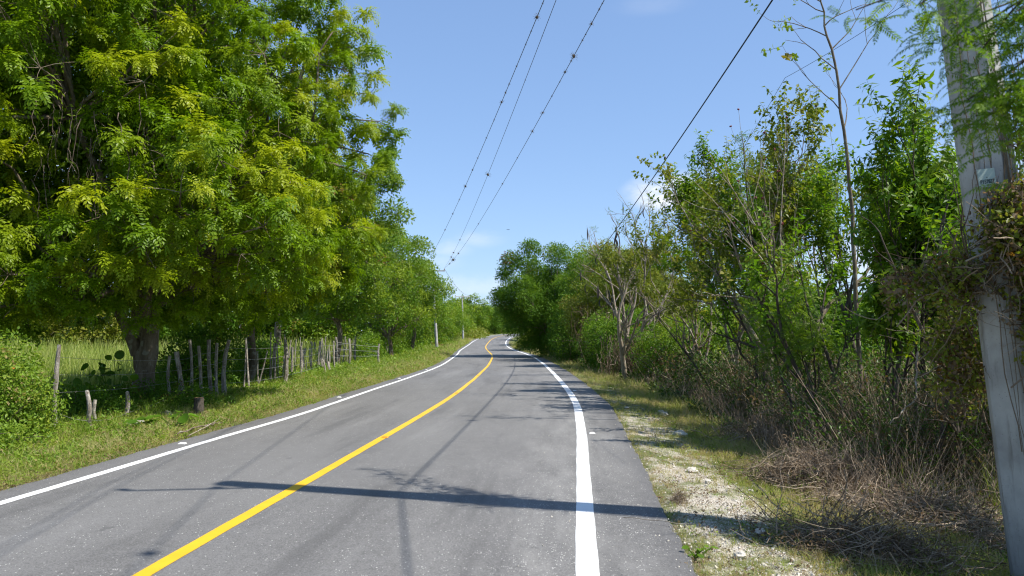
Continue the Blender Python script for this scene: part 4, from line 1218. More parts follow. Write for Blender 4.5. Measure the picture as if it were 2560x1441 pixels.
# dry stalk thicket: thousands of stems, uncountable
def thicket(name, n, s0, s1, y0, y1, h, mat, seed, rad=(.002, .005), sides=3, lean=.12, tz=0.2, power=1.5, curlz=0.):
    rng = np.random.default_rng(seed)
    u = rng.uniform(0, 1, n); a = 1 - power
    y = (y0 ** a + u * (y1 ** a - y0 ** a)) ** (1 / a)
    s = s0 + (s1 - s0) * rng.uniform(0, 1, n)
    x = ER(y) + s
    K = 5; t = np.linspace(0, 1, K)
    H = rng.uniform(*h, n) * (.75 + .5 * patchy(x, y, 3))
    B = np.stack([x, y, ground(x, y) - .03], -1)
    dr_ = rng.normal(0, lean, (n, 3)); dr_[:, 2] = 1
    bend = rng.normal(0, .22, (n, 3)); bend[:, 2] = -np.abs(bend[:, 2]) * curlz
    P = B[:, None] + dr_[:, None] * (H[:, None] * t)[..., None] + bend[:, None] * (H[:, None] * t ** 2)[..., None]
    P[:, 1:] += np.cumsum(rng.normal(0, .035, P[:, 1:].shape), 1)
    rr = rng.uniform(*rad, n)[:, None] * np.linspace(1, .5, K)[None] * np.clip(y / 12, 1, 3)[:, None]
    v, q = tubes(P, rr, sides)
    g = Geo()
    tt = np.repeat(np.stack([rng.uniform(0, 1, n), rng.uniform(0, 1, n), (rng.uniform(0, 1, n) < tz) * rng.uniform(.3, 1, n)], -1), K * sides, 0)
    g.add(v, q, tt)
    return g.obj(name, mat), P, rng


o, Pt, rg = thicket("dry_stalk_thicket", 11000, 2.7, 7.0, 9.4, 46, (.5, 1.6), M['dry'], 101, tz=.62, lean=.3, curlz=.5)
tag(o, kind="stuff")
o, _, _ = thicket("tall_dry_grass", 10000, 2.0, 5.0, 8.8, 60, (.25, .8), M['dry'], 102, rad=(.0015, .003), lean=.35, tz=.3)
tag(o, kind="stuff")
# leaves climbing in the thicket
g = Geo()
m = rg.uniform(0, 1, len(Pt)) < 1.1
pp = Pt[m][np.arange(m.sum()), rg.integers(1, 5, m.sum())]
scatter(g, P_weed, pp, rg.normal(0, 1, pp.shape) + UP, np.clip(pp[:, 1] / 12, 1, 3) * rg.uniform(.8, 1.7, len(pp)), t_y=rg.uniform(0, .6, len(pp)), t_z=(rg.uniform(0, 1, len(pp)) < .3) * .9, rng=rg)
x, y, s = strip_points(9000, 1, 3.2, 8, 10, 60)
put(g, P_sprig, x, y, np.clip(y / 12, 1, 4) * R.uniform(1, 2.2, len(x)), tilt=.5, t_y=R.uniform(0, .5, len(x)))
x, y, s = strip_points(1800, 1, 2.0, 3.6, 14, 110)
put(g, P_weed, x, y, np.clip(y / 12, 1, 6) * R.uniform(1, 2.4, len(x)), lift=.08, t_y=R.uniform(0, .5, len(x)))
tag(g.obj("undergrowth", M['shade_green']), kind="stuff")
g = Geo()
x, y, s = strip_points(450, 1, 2.9, 6.0, 9.0, 22)
put(g, P_tall, x, y, R.uniform(.6, 1.4, len(x)), tilt=.3, t_y=R.uniform(0, .5, len(x)))
tag(g.obj("tall_green_grass", M['grass']), kind="stuff")


# ------------------------------------------------------------------ cut brush on the right verge
def brush_pile(label, c, r, n, seed, h=.35, rad=(.0015, .006), leaves=300, L=(.25, .9), mat='dry', tz=.15):
    rng = np.random.default_rng(seed)
    x, y = c
    z = float(ground(x, y))
    K = 6
    B = np.array([x, y, z]) + np.stack([rng.normal(0, .45, n) * r[0], rng.normal(0, .45, n) * r[1], np.zeros(n)], -1)
    rr2 = ((B[:, 0] - x) / r[0]) ** 2 + ((B[:, 1] - y) / r[1]) ** 2
    B[:, 2] = ground(B[:, 0], B[:, 1]) + rng.uniform(0, 1, n) * h * np.exp(-rr2 * .8)
    D = rng.normal(0, 1, (n, 3)) * np.array([1, 1, .38]); D = nrm(D)
    steps = D[:, None] + np.cumsum(rng.normal(0, .22, (n, K, 3)), 1)
    l_ = rng.uniform(*L, n)
    P = B[:, None] + np.cumsum(nrm(steps), 1) * (l_ / K)[:, None, None]
    P = P - D[:, None] * (l_ * .5)[:, None, None]
    P[..., 2] = np.maximum(P[..., 2], ground(P[..., 0], P[..., 1]) + .005)
    g = Geo()
    ra = rad[0] + (rad[1] - rad[0]) * rng.uniform(0, 1, n) ** 3
    v, q = tubes(P, ra[:, None] * np.linspace(1, .5, K)[None], 4)
    g.add(v, q, np.repeat(np.stack([rng.uniform(0, 1, n), rng.uniform(0, 1, n), (rng.uniform(0, 1, n) < tz) * .8], -1), K * 4, 0))
    o = g.obj("brush_pile", M[mat], origin=(x, y, z))
    tag(o, label, "brush pile", "heaps of cut dry brush")
    if leaves:
        gl = Geo()
        p = P[rng.integers(0, n, leaves), rng.integers(0, K, leaves)]
        scatter(gl, P_litter, p, rng.normal(0, 1, p.shape) + UP, rng.uniform(.4, .9, leaves), t_y=rng.uniform(0, 1, leaves), t_z=(rng.uniform(0, 1, leaves) < .25) * .9, rng=rng)
        lo = gl.obj("dry_leaf", M['dry_leaf'], origin=(x, y, z)); lo.parent = o; lo.location = (0, 0, 0); lo["kind"] = "stuff"
    return o


def pile_at(px, py, *a, **k):
    p = G(px, py); return brush_pile(a[0], (p[0], p[1]), *a[1:], **k)


pile_at(2060, 1240, "large heap of cut reddish-brown brush on the near right verge", (.85, .6), 2600, 201, h=.42, leaves=900)
pile_at(2300, 1330, "flattened spread of dry branches in front of the concrete pole", (1.0, .8), 2600, 202, h=.25, leaves=900)
pile_at(2200, 1400, "dark low litter of twigs at the bottom right corner", (.8, .5), 1700, 203, h=.15, leaves=700, tz=.5)
pile_at(1960, 1130, "grey-brown twig heap shaded below the thicket", (1.2, .9), 2300, 204, h=.35, leaves=500, tz=.5)
pile_at(1830, 1030, "spiky heap of dead branches in the middle of the right verge", (1.1, 1.6), 1600, 205, h=.4, leaves=300, rad=(.002, .008))
pile_at(1705, 985, "low brown brush heap right of the grassy verge", (1.0, 1.8), 1000, 206, h=.35, leaves=200, rad=(.003, .008))
pile_at(1590, 962, "small round reddish brush clump at the edge of the right verge", (.35, .5), 500, 207, h=.35, leaves=0, rad=(.003, .006), L=(.2, .5))
pile_at(2400, 1180, "tangle of grey broken branches against the pole's left side", (.8, .8), 1300, 208, h=.7, leaves=300, L=(.4, 1.2))
pile_at(1698, 1258, "little ball of dry roots on the crushed stone", (.10, .10), 260, 209, h=.10, leaves=0, L=(.05, .18), rad=(.001, .002), tz=.7)
pile_at(1420, 906, "heap of cut branches at the inner side of the far bend", (1.2, 3), 500, 210, h=.5, leaves=0, rad=(.006, .016), L=(.6, 1.6))


def stick(label, pts, r, mat='bark_pale', cat="branch", group=None, taper=.4, name="fallen_branch"):
    pts = np.array(pts, float); K = 14
    t = np.linspace(0, len(pts) - 1, K)
    c = np.stack([np.interp(t, np.arange(len(pts)), pts[:, k]) for k in range(3)], -1)
    rg = np.random.default_rng(int(abs(pts[0, 0]) * 1000) % 9999); c[1:-1] += rg.normal(0, r * .6, (K - 2, 3))
    v, q = tubes(c[None], np.linspace(r, r * taper, K)[None], 8)
    q = np.concatenate([q, np.array(cap_quads(0, 8)), np.array(cap_quads((K - 1) * 8, 8))])
    g = Geo(); g.add(v, q)
    o = g.obj(name, M[mat], smooth=True, origin=tuple(pts[0]))
    return tag(o, label, cat, group)


def gp(px, py, lift=0.0): p = G(px, py); return p + UP * lift


stick("long curved pale branch reaching down out of the thicket", [W(2295, 880, 9.6), W(2290, 1000, 9.3), W(2225, 1060, 9.1)], .014)
stick("upright brown snapped stem in the big brush heap", [gp(2068, 1190), W(2052, 1100, 9.9)], .012, 'bark')
stick("short pale cut log lying right of the brush heap", [gp(2290, 1292, .06), W(2388, 1262, 8.3)], .022)
stick("pale cut branch end lying on the flattened dry branches", [gp(2440, 1232, .1), W(2350, 1245, 9.0)], .016)
stick("forked grey snag leaning in front of the dark thicket", [gp(1912, 1060, .0), W(1905, 1030, 14), W(1950, 1020, 13.6)], .013)
stick("thin pale cane crossing from the crushed stone onto the asphalt", [W(1730, 1313, 6.55), W(1600, 1296, 6.8), gp(1500, 1294, .004)], .004)
stick("reddish dry palm-like stalk at the asphalt edge", [gp(1655, 1253, .03), gp(1580, 1232, .012)], .006, 'cut_wood')
stick("small forked twig lying on the asphalt near the right shoulder", [gp(1548, 1398, .006), gp(1565, 1415, .01), gp(1578, 1425, .006)], .006, 'bark_dark')
stick("bundle-like dead branch lying on the left verge by the white line", [gp(440, 1095, .05), gp(500, 1082, .1), gp(555, 1066, .06)], .016, 'bark')
stick("second dead branch lying beside the bundle on the left verge", [gp(470, 1098, .04), gp(520, 1078, .09), gp(548, 1062, .1)], .012, 'bark_pale')
stick("thin dark stick on the asphalt edge left of the white line", [gp(362, 1130, .01), gp(402, 1129, .01)], .008, 'bark_dark')
stick("upright pale broken branch in the tangle by the concrete pole", [gp(2395, 1105), W(2410, 1000, 8.6), W(2425, 935, 8.5)], .018)
stick("dark leaning stump of a branch in the tangle by the pole", [gp(2440, 1100), W(2420, 1010, 9.0)], .03, 'bark_dark')


def rock(label, p, s, seed, group="limestone rocks on the verges", mat='stone'):
    rg = np.random.default_rng(seed)
    n, m = 9, 7
    a = np.linspace(0, 2 * np.pi, n, endpoint=False); b = np.linspace(.0, np.pi, m)
    v = np.array([[math.cos(x) * math.sin(y_), math.sin(x) * math.sin(y_), math.cos(y_)] for y_ in b for x in a])
    v = v * (1 + rg.normal(0, .13, (len(v), 1))) * np.array(s) + np.array(p)
    q = [(j * n + i_, j * n + (i_ + 1) % n, (j + 1) * n + (i_ + 1) % n, (j + 1) * n + i_) for j in range(m - 1) for i_ in range(n)]
    g = Geo(); g.add(v, q)
    return tag(g.obj("rock", M[mat], origin=tuple(p)), label, "rock", group)


rock("whitish rock half hidden behind the broad squash leaves", gp(418, 1045, .0), (.10, .09, .12), 1, mat='stone_shaded')
rock("pair-like pale rock on the left verge below the trunk", gp(345, 1070, .05), (.16, .12, .07), 2, mat='stone_shaded')
rock("small white stone on the left verge below the trunk", gp(316, 1068, .06), (.05, .05, .05), 3, mat='stone_shaded')
rock("small pinkish stone in the grass at the left edge", gp(68, 1118, .08), (.045, .04, .04), 4)
rock("pale boulder in the grass of the right verge farthest along", gp(1660, 1042, .04), (.10, .08, .06), 5)
rock("pale flat rock under the boulder on the right verge", gp(1652, 1034, .03), (.08, .07, .04), 6)
rock("long whitish rock half buried in the grassy right bank", gp(1700, 1090, .03), (.14, .08, .06), 7)
rock("round tan rock at the top of the crushed stone patch", gp(1730, 1182, .02), (.075, .06, .045), 8)
rock("small rock lying on the lower edge of the crushed stone", gp(1770, 1210, .02), (.04, .04, .03), 9)
rock("flat white stone in the shaded grass strip on the right", gp(1565, 1022, .02), (.06, .05, .025), 10)
rock("whitish rock at the near end of the crushed stone, lower right", gp(1850, 1400, .03), (.05, .04, .025), 11)
rock("large pale rock in the dark grass right of the crushed stone", gp(1900, 1340, .03), (.05, .04, .025), 12)

# ------------------------------------------------------------------ fence on the left
rngf = np.random.default_rng(300)
posts = [(138, 1085, 148, 862, 16), (232, 1077, 217, 977, 18), (250, 1062, 238, 1000, 14), (322, 1050, 318, 980, 15), (430, 1022, 425, 890, 11), (452, 1017, 440, 880, 19),
         (479, 1010, 474, 850, 11), (503, 1012, 497, 865, 12), (528, 998, 522, 850, 15), (546, 1003, 542, 858, 11), (563, 995, 573, 850, 15), (688, 965, 690, 858, 10), (711, 970, 713, 850, 14),
         (729, 952, 731, 868, 9), (750, 948, 752, 866, 9), (762, 935, 764, 870, 7), (784, 908, 778, 855, 8), (797, 917, 787, 856, 7), (808, 932, 801, 854, 8), (818, 940, 808, 900, 7), (832, 937, 820, 905, 10),
         (836, 930, 834, 853, 7), (845, 926, 840, 844, 7), (853, 905, 848, 844, 6), (868, 900, 863, 842, 6), (872, 925, 873, 847, 8), (879, 910, 885, 848, 6), (887, 918, 889, 842, 7), (897, 908, 899, 842, 7),
         (905, 896, 903, 850, 6), (950, 915, 948, 860, 8), (966, 900, 965, 858, 6), (1004, 890, 1003, 852, 6), (1012, 886, 1013, 855, 6), (1022, 882, 1020, 852, 5)]
notes = {0: "tall leaning grey fence post beside the vine-covered bush at far left", 1: "short stout leaning fence stub, the nearer of the two below the big leaves",
         2: "short leaning fence stub just behind the nearer one", 3: "short reddish post in front of the huge tree's trunk", 5: "thick vine-wrapped fence post right of the huge tree's trunk",
         20: "thick whitish stub leaning left at the foot of the pale posts", 19: "thin low stake leaning beside the whitish stub"}
order_base = [(p, k) for k, p in enumerate(posts)]
post_tops = []
for k, (bx, by, tx, ty, w) in enumerate(posts):
    b = G(bx, by); d = b[1]
    top = W(tx, ty, d)
    r = max(.018, w / F * d / 2 * .7)
    K = 9; t = np.linspace(0, 1, K)[:, None]
    c = (b - UP * .15) * (1 - t) + top * t
    bow = rngf.normal(0, .04, (1, 3)) * np.sin(np.pi * t) + rngf.normal(0, .012, (1, 3)) * np.sin(2 * np.pi * t); bow[:, 2] = 0
    c = c + bow
    rr = r * rngf.uniform(.85, 1.1, K) * np.linspace(1.08, .85, K)
    v, q = tubes(c[None], rr[None], 10)
    v[:] += rngf.normal(0, r * .10, v.shape) * np.array([1, 1, .3])
    q = np.concatenate([q, np.array(cap_quads((K - 1) * 10, 10))])
    g = Geo(); g.add(v, q)
    o = g.obj("fence_post", M['post'], smooth=False, origin=tuple(b))
    where = notes.get(k) or (f"weathered wooden fence post, {ordn[k]} from the left in the fence" if k < 11 else "thin grey stake in the crowded far stretch of the left fence")
    tag(o, where, "fence post", "rustic fence posts on the left")
    post_tops.append((b, top, d))

# the crowded thin stakes of the far stretch
line_b = sorted([(b, tp) for (b, tp, d) in post_tops if 0 <= 1], key=lambda a: a[0][1])
LB = np.array([b for b, _ in line_b if b[1] > 16.5]); ly = LB[:, 1]
pxs = np.array([LB[0], LB[-1]])
cf = np.polyfit(LB[:, 1], LB[:, 0], 2)
for k in range(60):
    y_ = 20.5 + (66 - 20.5) * ((k + rngf.uniform(0, .9)) / 60) ** 1.05
    x_ = float(np.polyval(cf, y_)) + rngf.uniform(-.12, .12)
    b = np.array([x_, y_, float(ground(x_, y_))]); h_ = rngf.uniform(1.05, 1.6); r = rngf.uniform(.015, .032)
    top = b + np.array([rngf.normal(0, .09), rngf.normal(0, .05), h_])
    K = 7; t = np.linspace(0, 1, K)[:, None]
    c = (b - UP * .1) * (1 - t) + top * t; w_ = rngf.normal(0, .02, (1, 3)); w_[0, 2] = 0
    v, q = tubes((c + w_ * np.sin(np.pi * t))[None], (r * rngf.uniform(.85, 1.1, K) * np.linspace(1.1, .8, K))[None], 8)
    q = np.concatenate([q, np.array(cap_quads((K - 1) * 8, 8))]); g = Geo(); g.add(v, q)
    tag(g.obj("fence_post", M['post'], origin=tuple(b)), "thin grey stake in the crowded far stretch of the left fence", "fence post", "rustic fence posts on the left")

# barbed wire strands, strung through the posts
def strand(label, hs, idx, seed):
    rg = np.random.default_rng(seed)
    pts = []
    for i_ in idx:
        b, tp, d = post_tops[i_]
        pts.append((d, b + (tp - b) * hs + np.array([.0, -.03, 0])))
    pts.sort(key=lambda a: a[0])
    P = np.array([p for _, p in pts])
    # unique depths, resample with sag
    C = []
    for a, b in zip(P[:-1], P[1:]):
        for t in np.linspace(0, 1, 9)[:-1]:
            p = a * (1 - t) + b * t; p = p - UP * .04 * math.sin(math.pi * t); C.append(p)
    C.append(P[-1]); C = np.array(C)
    g = Geo(); v, q = tubes(C[None], np.clip(C[:, 1] * .00016, .0025, .006)[None], 4); g.add(v, q)
    L = np.cumsum(np.r_[0, np.linalg.norm(np.diff(C, axis=0), axis=1)])
    s = np.arange(0, L[-1], .14)
    B = np.stack([np.interp(s, L, C[:, k]) for k in range(3)], -1)
    dd = nrm(rg.normal(0, 1, B.shape)) * .018
    v, q = tubes(np.stack([B - dd, B, B + dd], 1), np.full((1, 3), .0016), 3); g.add(v, q)
    o = g.obj("barbed_wire", M['barbed'], origin=tuple(C[0]))
    tag(o, label, "barbed wire", "barbed wire strands of the left fence")


idn = [0, 5, 7, 10, 12, 14, 18, 22, 25, 28, 30, 32]
strand("topmost barbed wire strand of the left fence", .86, idn, 1)
strand("second highest barbed wire strand of the left fence", .66, idn, 2)
strand("third barbed wire strand of the left fence, halfway up", .46, idn, 3)
strand("lowest barbed wire strand of the left fence, slack near the stubs", .25, [0, 1, 3, 6, 10, 12, 18], 4)

# ivy and shrubs under and between the fence posts
def ivy(label, c, r, h, n, mat, seed, protos=P_weed, sc=(1., 2.), name="bush", cat="bush", flower=0):
    rg = np.random.default_rng(seed)
    x, y = c; z = float(ground(x, y))
    root = empty(name, (x, y, z), label, cat)
    D = nrm(rg.normal(0, 1, (n, 3))); D[:, 2] = np.abs(D[:, 2])
    f = rg.uniform(.45, 1.05, (n, 1))
    f = f * (1 + .22 * np.sin(D[:, :1] * 5 + seed) * np.sin(D[:, 2:] * 6 + D[:, 1:2] * 4))
    P = np.array([x, y, z]) + D * f * np.array([r[0], r[1], h])
    g = Geo(); scatter(g, protos, P, D * .6 + UP * .5 + rg.normal(0, .4, P.shape), rg.uniform(*sc, n), t_y=np.clip(rg.normal(.4, .25, n), 0, 1), t_z=(rg.uniform(0, 1, n) < .03) * .8, rng=rg)
    g.obj("foliage", mat, root)
    m = 60
    K = 6; t = np.linspace(0, 1, K)[None, :, None]
    A = np.array([x, y, z]) + rg.normal(0, .2, (m, 3)) * np.array([r[0], r[1], 0]); B = P[rg.integers(0, n, m)]
    C = A[:, None] * (1 - t) + B[:, None] * t + rg.normal(0, .1, (m, 1, 3)) * np.sin(np.pi * t)
    g = Geo(); v, q = tubes(C, np.linspace(.010, .003, K)[None], 4); g.add(v, q); g.obj("stem", M['vine_dark'], root)
    for k in range(flower):
        i_ = rg.integers(0, n); p = P[i_] + D[i_] * .05
        a = np.arange(6) * np.pi / 3
        A_ = np.stack([np.cos(a), np.sin(a) * .6 - .4, np.sin(a)], -1); A_ = nrm(A_)
        Wd = nrm(np.cross(A_, np.array([0, -1., .3]))); N = np.cross(Wd, A_)
        v, q = leaf_quads(np.repeat(p[None], 6, 0), A_, Wd, N, .025, .018); g = Geo(); g.add(v, q); g.obj("flower", M['flower'], root)
    return root


ivy("sunlit light green vine-covered bush at the left edge", (-7.35, 11.3), (.95, .85), 1.6, 1200, M['weed'], 401, sc=(1.1, 2.0), flower=9)
ivy("low spread of green creepers at the foot of the vine-covered bush", (-7.1, 10.2), (1.1, .6), .5, 350, M['weed'], 402, sc=(1, 1.8))
ivy("dark leafy shrub between the fence posts under the second tree", (-8.7, 22.5), (1.1, 1.6), 2.1, 800, M['cool_green'], 403, sc=(1.6, 3))
ivy("bushy shrub right of the dark fence posts", (-8.4, 26.5), (.8, 1.2), 1.3, 500, M['mid_green'], 404, sc=(1.8, 3))
ivy("green creepers over the thicker fence posts near the pale row", (-9.3, 30), (1.0, 1.6), 1.3, 500, M['mid_green'], 405, sc=(2, 3.4))
ivy("lush shrub at the end of the pale fence posts", (-8.9, 50), (.9, 2.5), 1.9, 500, M['mid_green'], 406, sc=(2.6, 4))
ivy("green scrub under the leafy overhanging tree", (-9.3, 60), (1.2, 4.), 2.0, 700, M['mid_green'], 407, sc=(3, 5))
ivy("green scrub at the foot of the wire-carrying pole", (-10.2, 70), (1.6, 6), 2.3, 700, M['mid_green'], 408, sc=(4, 6))
ivy("low scrub beside the gravel edge before the second far pole", (-9.8, 96), (1.8, 9), 1.7, 600, M['mid_green'], 409, sc=(5, 8))
ivy("reddish brown scrub along the outside of the far bend", (-8.6, 168), (3.0, 30), 1.5, 700, M['olive'], 410, sc=(8, 13))
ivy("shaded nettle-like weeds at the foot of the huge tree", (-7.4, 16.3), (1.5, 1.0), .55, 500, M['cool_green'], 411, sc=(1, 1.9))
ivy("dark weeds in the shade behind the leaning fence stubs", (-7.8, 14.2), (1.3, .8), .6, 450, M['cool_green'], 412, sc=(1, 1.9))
ivy("shrub filling the inside corner of the far bend", (1.9, 92), (1.2, 8), 1.6, 500, M['olive'], 413, sc=(5, 8))
ivy("dry scrub at the farthest point of the tarmac", (-1.0, 268), (10, 14), 2.0, 500, M['olive'], 414, sc=(10, 16))


def dry_curtain(label, c, r, h, n, seed):
    rg = np.random.default_rng(seed)
    x, y = c; z = float(ground(x, y))
    K = 8; t = np.linspace(0, 1, K)[None, :, None]
    A = np.array([x, y, z]) + np.stack([rg.normal(0, .5, n) * r[0], rg.normal(0, .5, n) * r[1], rg.uniform(.45, 1, n) * h], -1)
    L = rg.uniform(.3, 1.8, (n, 1, 1))
    P = A[:, None] - UP * L * t + np.cumsum(rg.normal(0, .07, (n, K, 3)), 1)
    P[..., 2] = np.maximum(P[..., 2], z)
    g = Geo(); v, q = tubes(P, rg.uniform(.004, .012, (n, 1)) * np.ones((1, K)) * max(1, y / 40), 3)
    g.add(v, q, np.repeat(np.stack([rg.uniform(0, 1, n), rg.uniform(0, 1, n), (rg.uniform(0, 1, n) < .8) * .9], -1), K * 3, 0))
    o = g.obj("dry_vine", M['dry'], origin=(x, y, z)); tag(o, label, "dry vine", "curtains of dry creeper")


dry_curtain("dry creeper draped on the olive tree to the right", (4.9, 40), (1.6, 1.2), 3.6, 300, 504)
dry_curtain("dry creeper curtain below the podded tree", (5.3, 33), (1.4, 1.2), 2.2, 500, 505)

# broad-leaved plants on the left verge: squash leaves, dark big leaves behind the stubs
def big_leaf_plant(label, p, n, L, seed, mat, spread=.5, h=.25, name="broad_leaf_plant", upl=.3, tilt=.25):
    rg = np.random.default_rng(seed)
    root = empty(name, tuple(p), label, "plant")
    st = Geo()
    for k in range(n):
        a = rg.uniform(0, 2 * np.pi); rr = rg.uniform(.2, 1) * spread
        c = np.array(p) + np.array([math.cos(a) * rr, math.sin(a) * rr * .7, h * rg.uniform(.5, 1.2)])
        A = nrm(np.array([math.cos(a), math.sin(a), rg.uniform(-.2, upl)])); N = nrm(np.array([0, -.3 - (tilt > .5), 1.]) + rg.normal(0, tilt, 3)); Wd = nrm(np.cross(A, N)); N = np.cross(Wd, A)
        m = 12; th = np.linspace(-np.pi, np.pi, m, endpoint=False)
        s = L * rg.uniform(.7, 1.1)
        rim = [c + A * s * (.5 + .5 * math.cos(t)) * (1 if abs(t) < 2.8 else 1.0) + Wd * s * .45 * math.sin(t) + N * s * (.10 * abs(math.sin(t)) - .12 * math.cos(t)) for t in th]
        ctr = c + A * s * .35 - N * s * .04
        v = [ctr] + rim
        q = [(0, 1 + i_, 1 + (i_ + 1) % m, 1 + (i_ + 2) % m) for i_ in range(0, m, 2)]
        g = Geo(); g.add(v, q, (rg.uniform(), rg.uniform(0, .5), 0)); g.obj("leaf", mat, root, smooth=True)
        cc = curve(np.array(p), c, 5, rg, .05); v, q = tubes(cc[None], np.full((1, 5), .006), 5); st.add(v, q)
    st.obj("stem", mat, root)


big_leaf_plant("squash plant with broad pale green leaves on the left verge", gp(430, 1068), 8, .20, 601, M['cool_green'], .5, .18)
big_leaf_plant("second squash plant with round leaves nearer the shaded rocks", gp(375, 1080), 5, .18, 602, M['cool_green'], .35, .14)
big_leaf_plant("young tree with large dark leaves behind the leaning stubs", gp(248, 1035), 16, .20, 603, M['cool_green'], .35, .95, upl=.9, tilt=.8)
big_leaf_plant("broad dark leafed plant left of the huge trunk", gp(292, 1030), 10, .16, 604, M['cool_green'], .35, .8, upl=.6, tilt=.8)
big_leaf_plant("small broad-leaved weed at the crushed stone edge, lower right", gp(1740, 1395), 7, .06, 605, M['mid_green'], .12, .06)
big_leaf_plant("tiny seedling at the asphalt edge beside the pole's shadow", gp(1632, 1284), 6, .035, 606, M['weed'], .06, .03)

# the mossy stump by the left fence
sb = gp(497, 1040)
root = empty("stump", tuple(sb), "cut mossy stump with reddish sawn top on the left verge", "stump")
c = np.array([sb - UP * .1, sb + UP * .12, sb + UP * .25, sb + UP * .33])
v, q = tubes(c[None], np.array([[.11, .095, .085, .085]]), 12); g = Geo(); g.add(v + R.normal(0, .006, v.shape), q); g.obj("bark", M['bark_dark'], root)
v, q = tubes(np.array([[sb + UP * .325, sb + UP * .335]]), np.array([[.072, .068]]), 12); g = Geo(); g.add(v, np.concatenate([q, np.array(cap_quads(12, 12))])); g.obj("sawn_face", M['cut_wood'], root)

# ------------------------------------------------------------------ road studs
def stud(label, px, py, kind):
    p = on_profile(px, py); x, y = p; z = float(profile(y))
    root = empty("road_stud", (x, y, z + .004), label, "road stud", "reflective road studs")
    w, l_, h = .05, .05, .018
    top = [(-w * .6, -l_ * .45, h), (w * .6, -l_ * .45, h), (w * .6, l_ * .45, h), (-w * .6, l_ * .45, h)]
    bot = [(-w, -l_, 0), (w, -l_, 0), (w, l_, 0), (-w, l_, 0)]
    v = np.array(bot + top) + np.array([x, y, z + .004])
    g = Geo(); g.add(v, [(4, 5, 6, 7), (1, 2, 6, 5), (3, 0, 4, 7), (2, 3, 7, 6), (0, 1, 5, 4)])
    g.obj("body", M['amber'] if kind == 'a' else M['white_ref'], root)
    f = np.array([(-w * .8, -l_ * .93, .003), (w * .8, -l_ * .93, .003), (w * .55, -l_ * .55, h * .9), (-w * .55, -l_ * .55, h * .9)]) + np.array([x, y - .002, z + .006])
    g = Geo(); g.add(f, [(0, 1, 2, 3)]); g.obj("reflector", M['amber'] if kind == 'a' else M['white_ref'], root)


for k, (px, py) in enumerate([(456, 1111), (848, 994.5), (998, 947), (1066, 924.5)]):
    stud(f"white road stud outside the left white line, {ordn[k]} from the viewer", px, py, 'w')
for k, (px, py) in enumerate([(962, 1095), (1141, 984), (1196, 939), (1222, 914), (1231, 898)]):
    stud(f"amber road stud on the yellow line, {ordn[k]} from the viewer", px, py, 'a')
for k, (px, py) in enumerate([(1480, 1085), (1437, 978)]):
    stud(f"white road stud outside the right white line, {ordn[k]} from the viewer", px, py, 'w')


# ------------------------------------------------------------------ utility poles
def box(c, s, ax=None):
    v = cube * np.array(s)
    if ax is not None: v = v @ np.array(ax).T
    return v + np.array(c), cq


def pole(label, base, top, r0, r1, arm=None, seed=1, sides=8):
    """tapered concrete pole; arm = (half length, direction, height below top)"""
    rg = np.random.default_rng(seed)
    base = np.array(base, float); top = np.array(top, float)
    root = empty("utility_pole", tuple(base), label, "utility pole", "concrete utility poles")
    K = 12; t = np.linspace(0, 1, K)[:, None]
    c = (base - UP * .3) * (1 - t) + top * t
    v, q = tubes(c[None], np.linspace(r0, r1, K)[None], sides)
    q = np.concatenate([q, np.array(cap_quads((K - 1) * sides, sides))])
    g = Geo(); g.add(v, q); g.obj("shaft", M['concrete'], root)
    ins = []
    if arm:
        hl, dr_, dz, offs = arm
        dr_ = nrm(np.array(dr_, float)); fwd = np.cross(UP, dr_)
        ac = top - UP * dz
        A = np.stack([dr_, fwd, UP], 1)
        v, q = box(ac + dr_ * offs - fwd * (r1 + .06), (hl * 2, .045, .05) if hl < 1.1 else (hl * 2, .1, .12), A)
        g = Geo(); g.add(v, q); arm_o = g.obj("crossarm", M['concrete'], root)
        for s in (-.95, .12, .95):
            p = ac + dr_ * (offs + s * hl) - fwd * (r1 + .06) + UP * .06
            cc = np.array([p, p + UP * .03, p + UP * .05, p + UP * .09, p + UP * .1, p + UP * .15, p + UP * .17])
            v, q = tubes(cc[None], np.array([[.012, .012, .055, .06, .04, .05, .02]]), 8)
            g = Geo(); g.add(v, q); io = g.obj("insulator", M['insulator'], arm_o, smooth=True, origin=tuple(base)); 
            ins.append(p + UP * .17)
    return root, ins


# near pole on the right, leaning slightly towards the road
nb = np.array([4.17, 6.30, 0.]); nb[2] = float(ground(nb[0], nb[1]))
ntop = np.array([3.12, 6.25, 8.6])
near, n_ins = pole("leaning pale concrete pole smothered in creepers on the near right", nb, ntop, .24, .145, (.85, (1, .12, 0), .25, -.2), 5)
# number plate on the side facing the road
ax_p = nrm(ntop - nb)
pc = W(2437, 437, 6.05)
right = nrm(np.array([1, -.12, 0])); right = nrm(right - ax_p * right.dot(ax_p)); nn = np.cross(right, ax_p)   # faces the viewer
tcen = nb + ax_p * ((pc[2] - nb[2]) / ax_p[2])
rad_here = .24 + (.145 - .24) * (pc[2] - nb[2]) / (ntop[2] - nb[2])
cen = tcen + nn * (rad_here + .012) - right * .13
v, q = box(cen, (.125, .14, .006), np.stack([right, ax_p, nn], 1))
g = Geo(); g.add(v, q); plate = g.obj("number_plate", M['plate'], near)
plate["label"] = "small pale green plate reading P157837"
tx = bpy.data.curves.new("plate_text", 'FONT'); tx.body = "P157837"; tx.size = .036; tx.align_x = 'CENTER'; tx.align_y = 'CENTER'; tx.extrude = .0006; tx.offset = .0014
to = bpy.data.objects.new("lettering_tmp", tx); coll.objects.link(to)
bpy.context.view_layer.update()
me = bpy.data.meshes.new_from_object(to); bpy.data.objects.remove(to)
me.transform(__import__('mathutils').Matrix.Diagonal((.82, 1.15, 1, 1)))
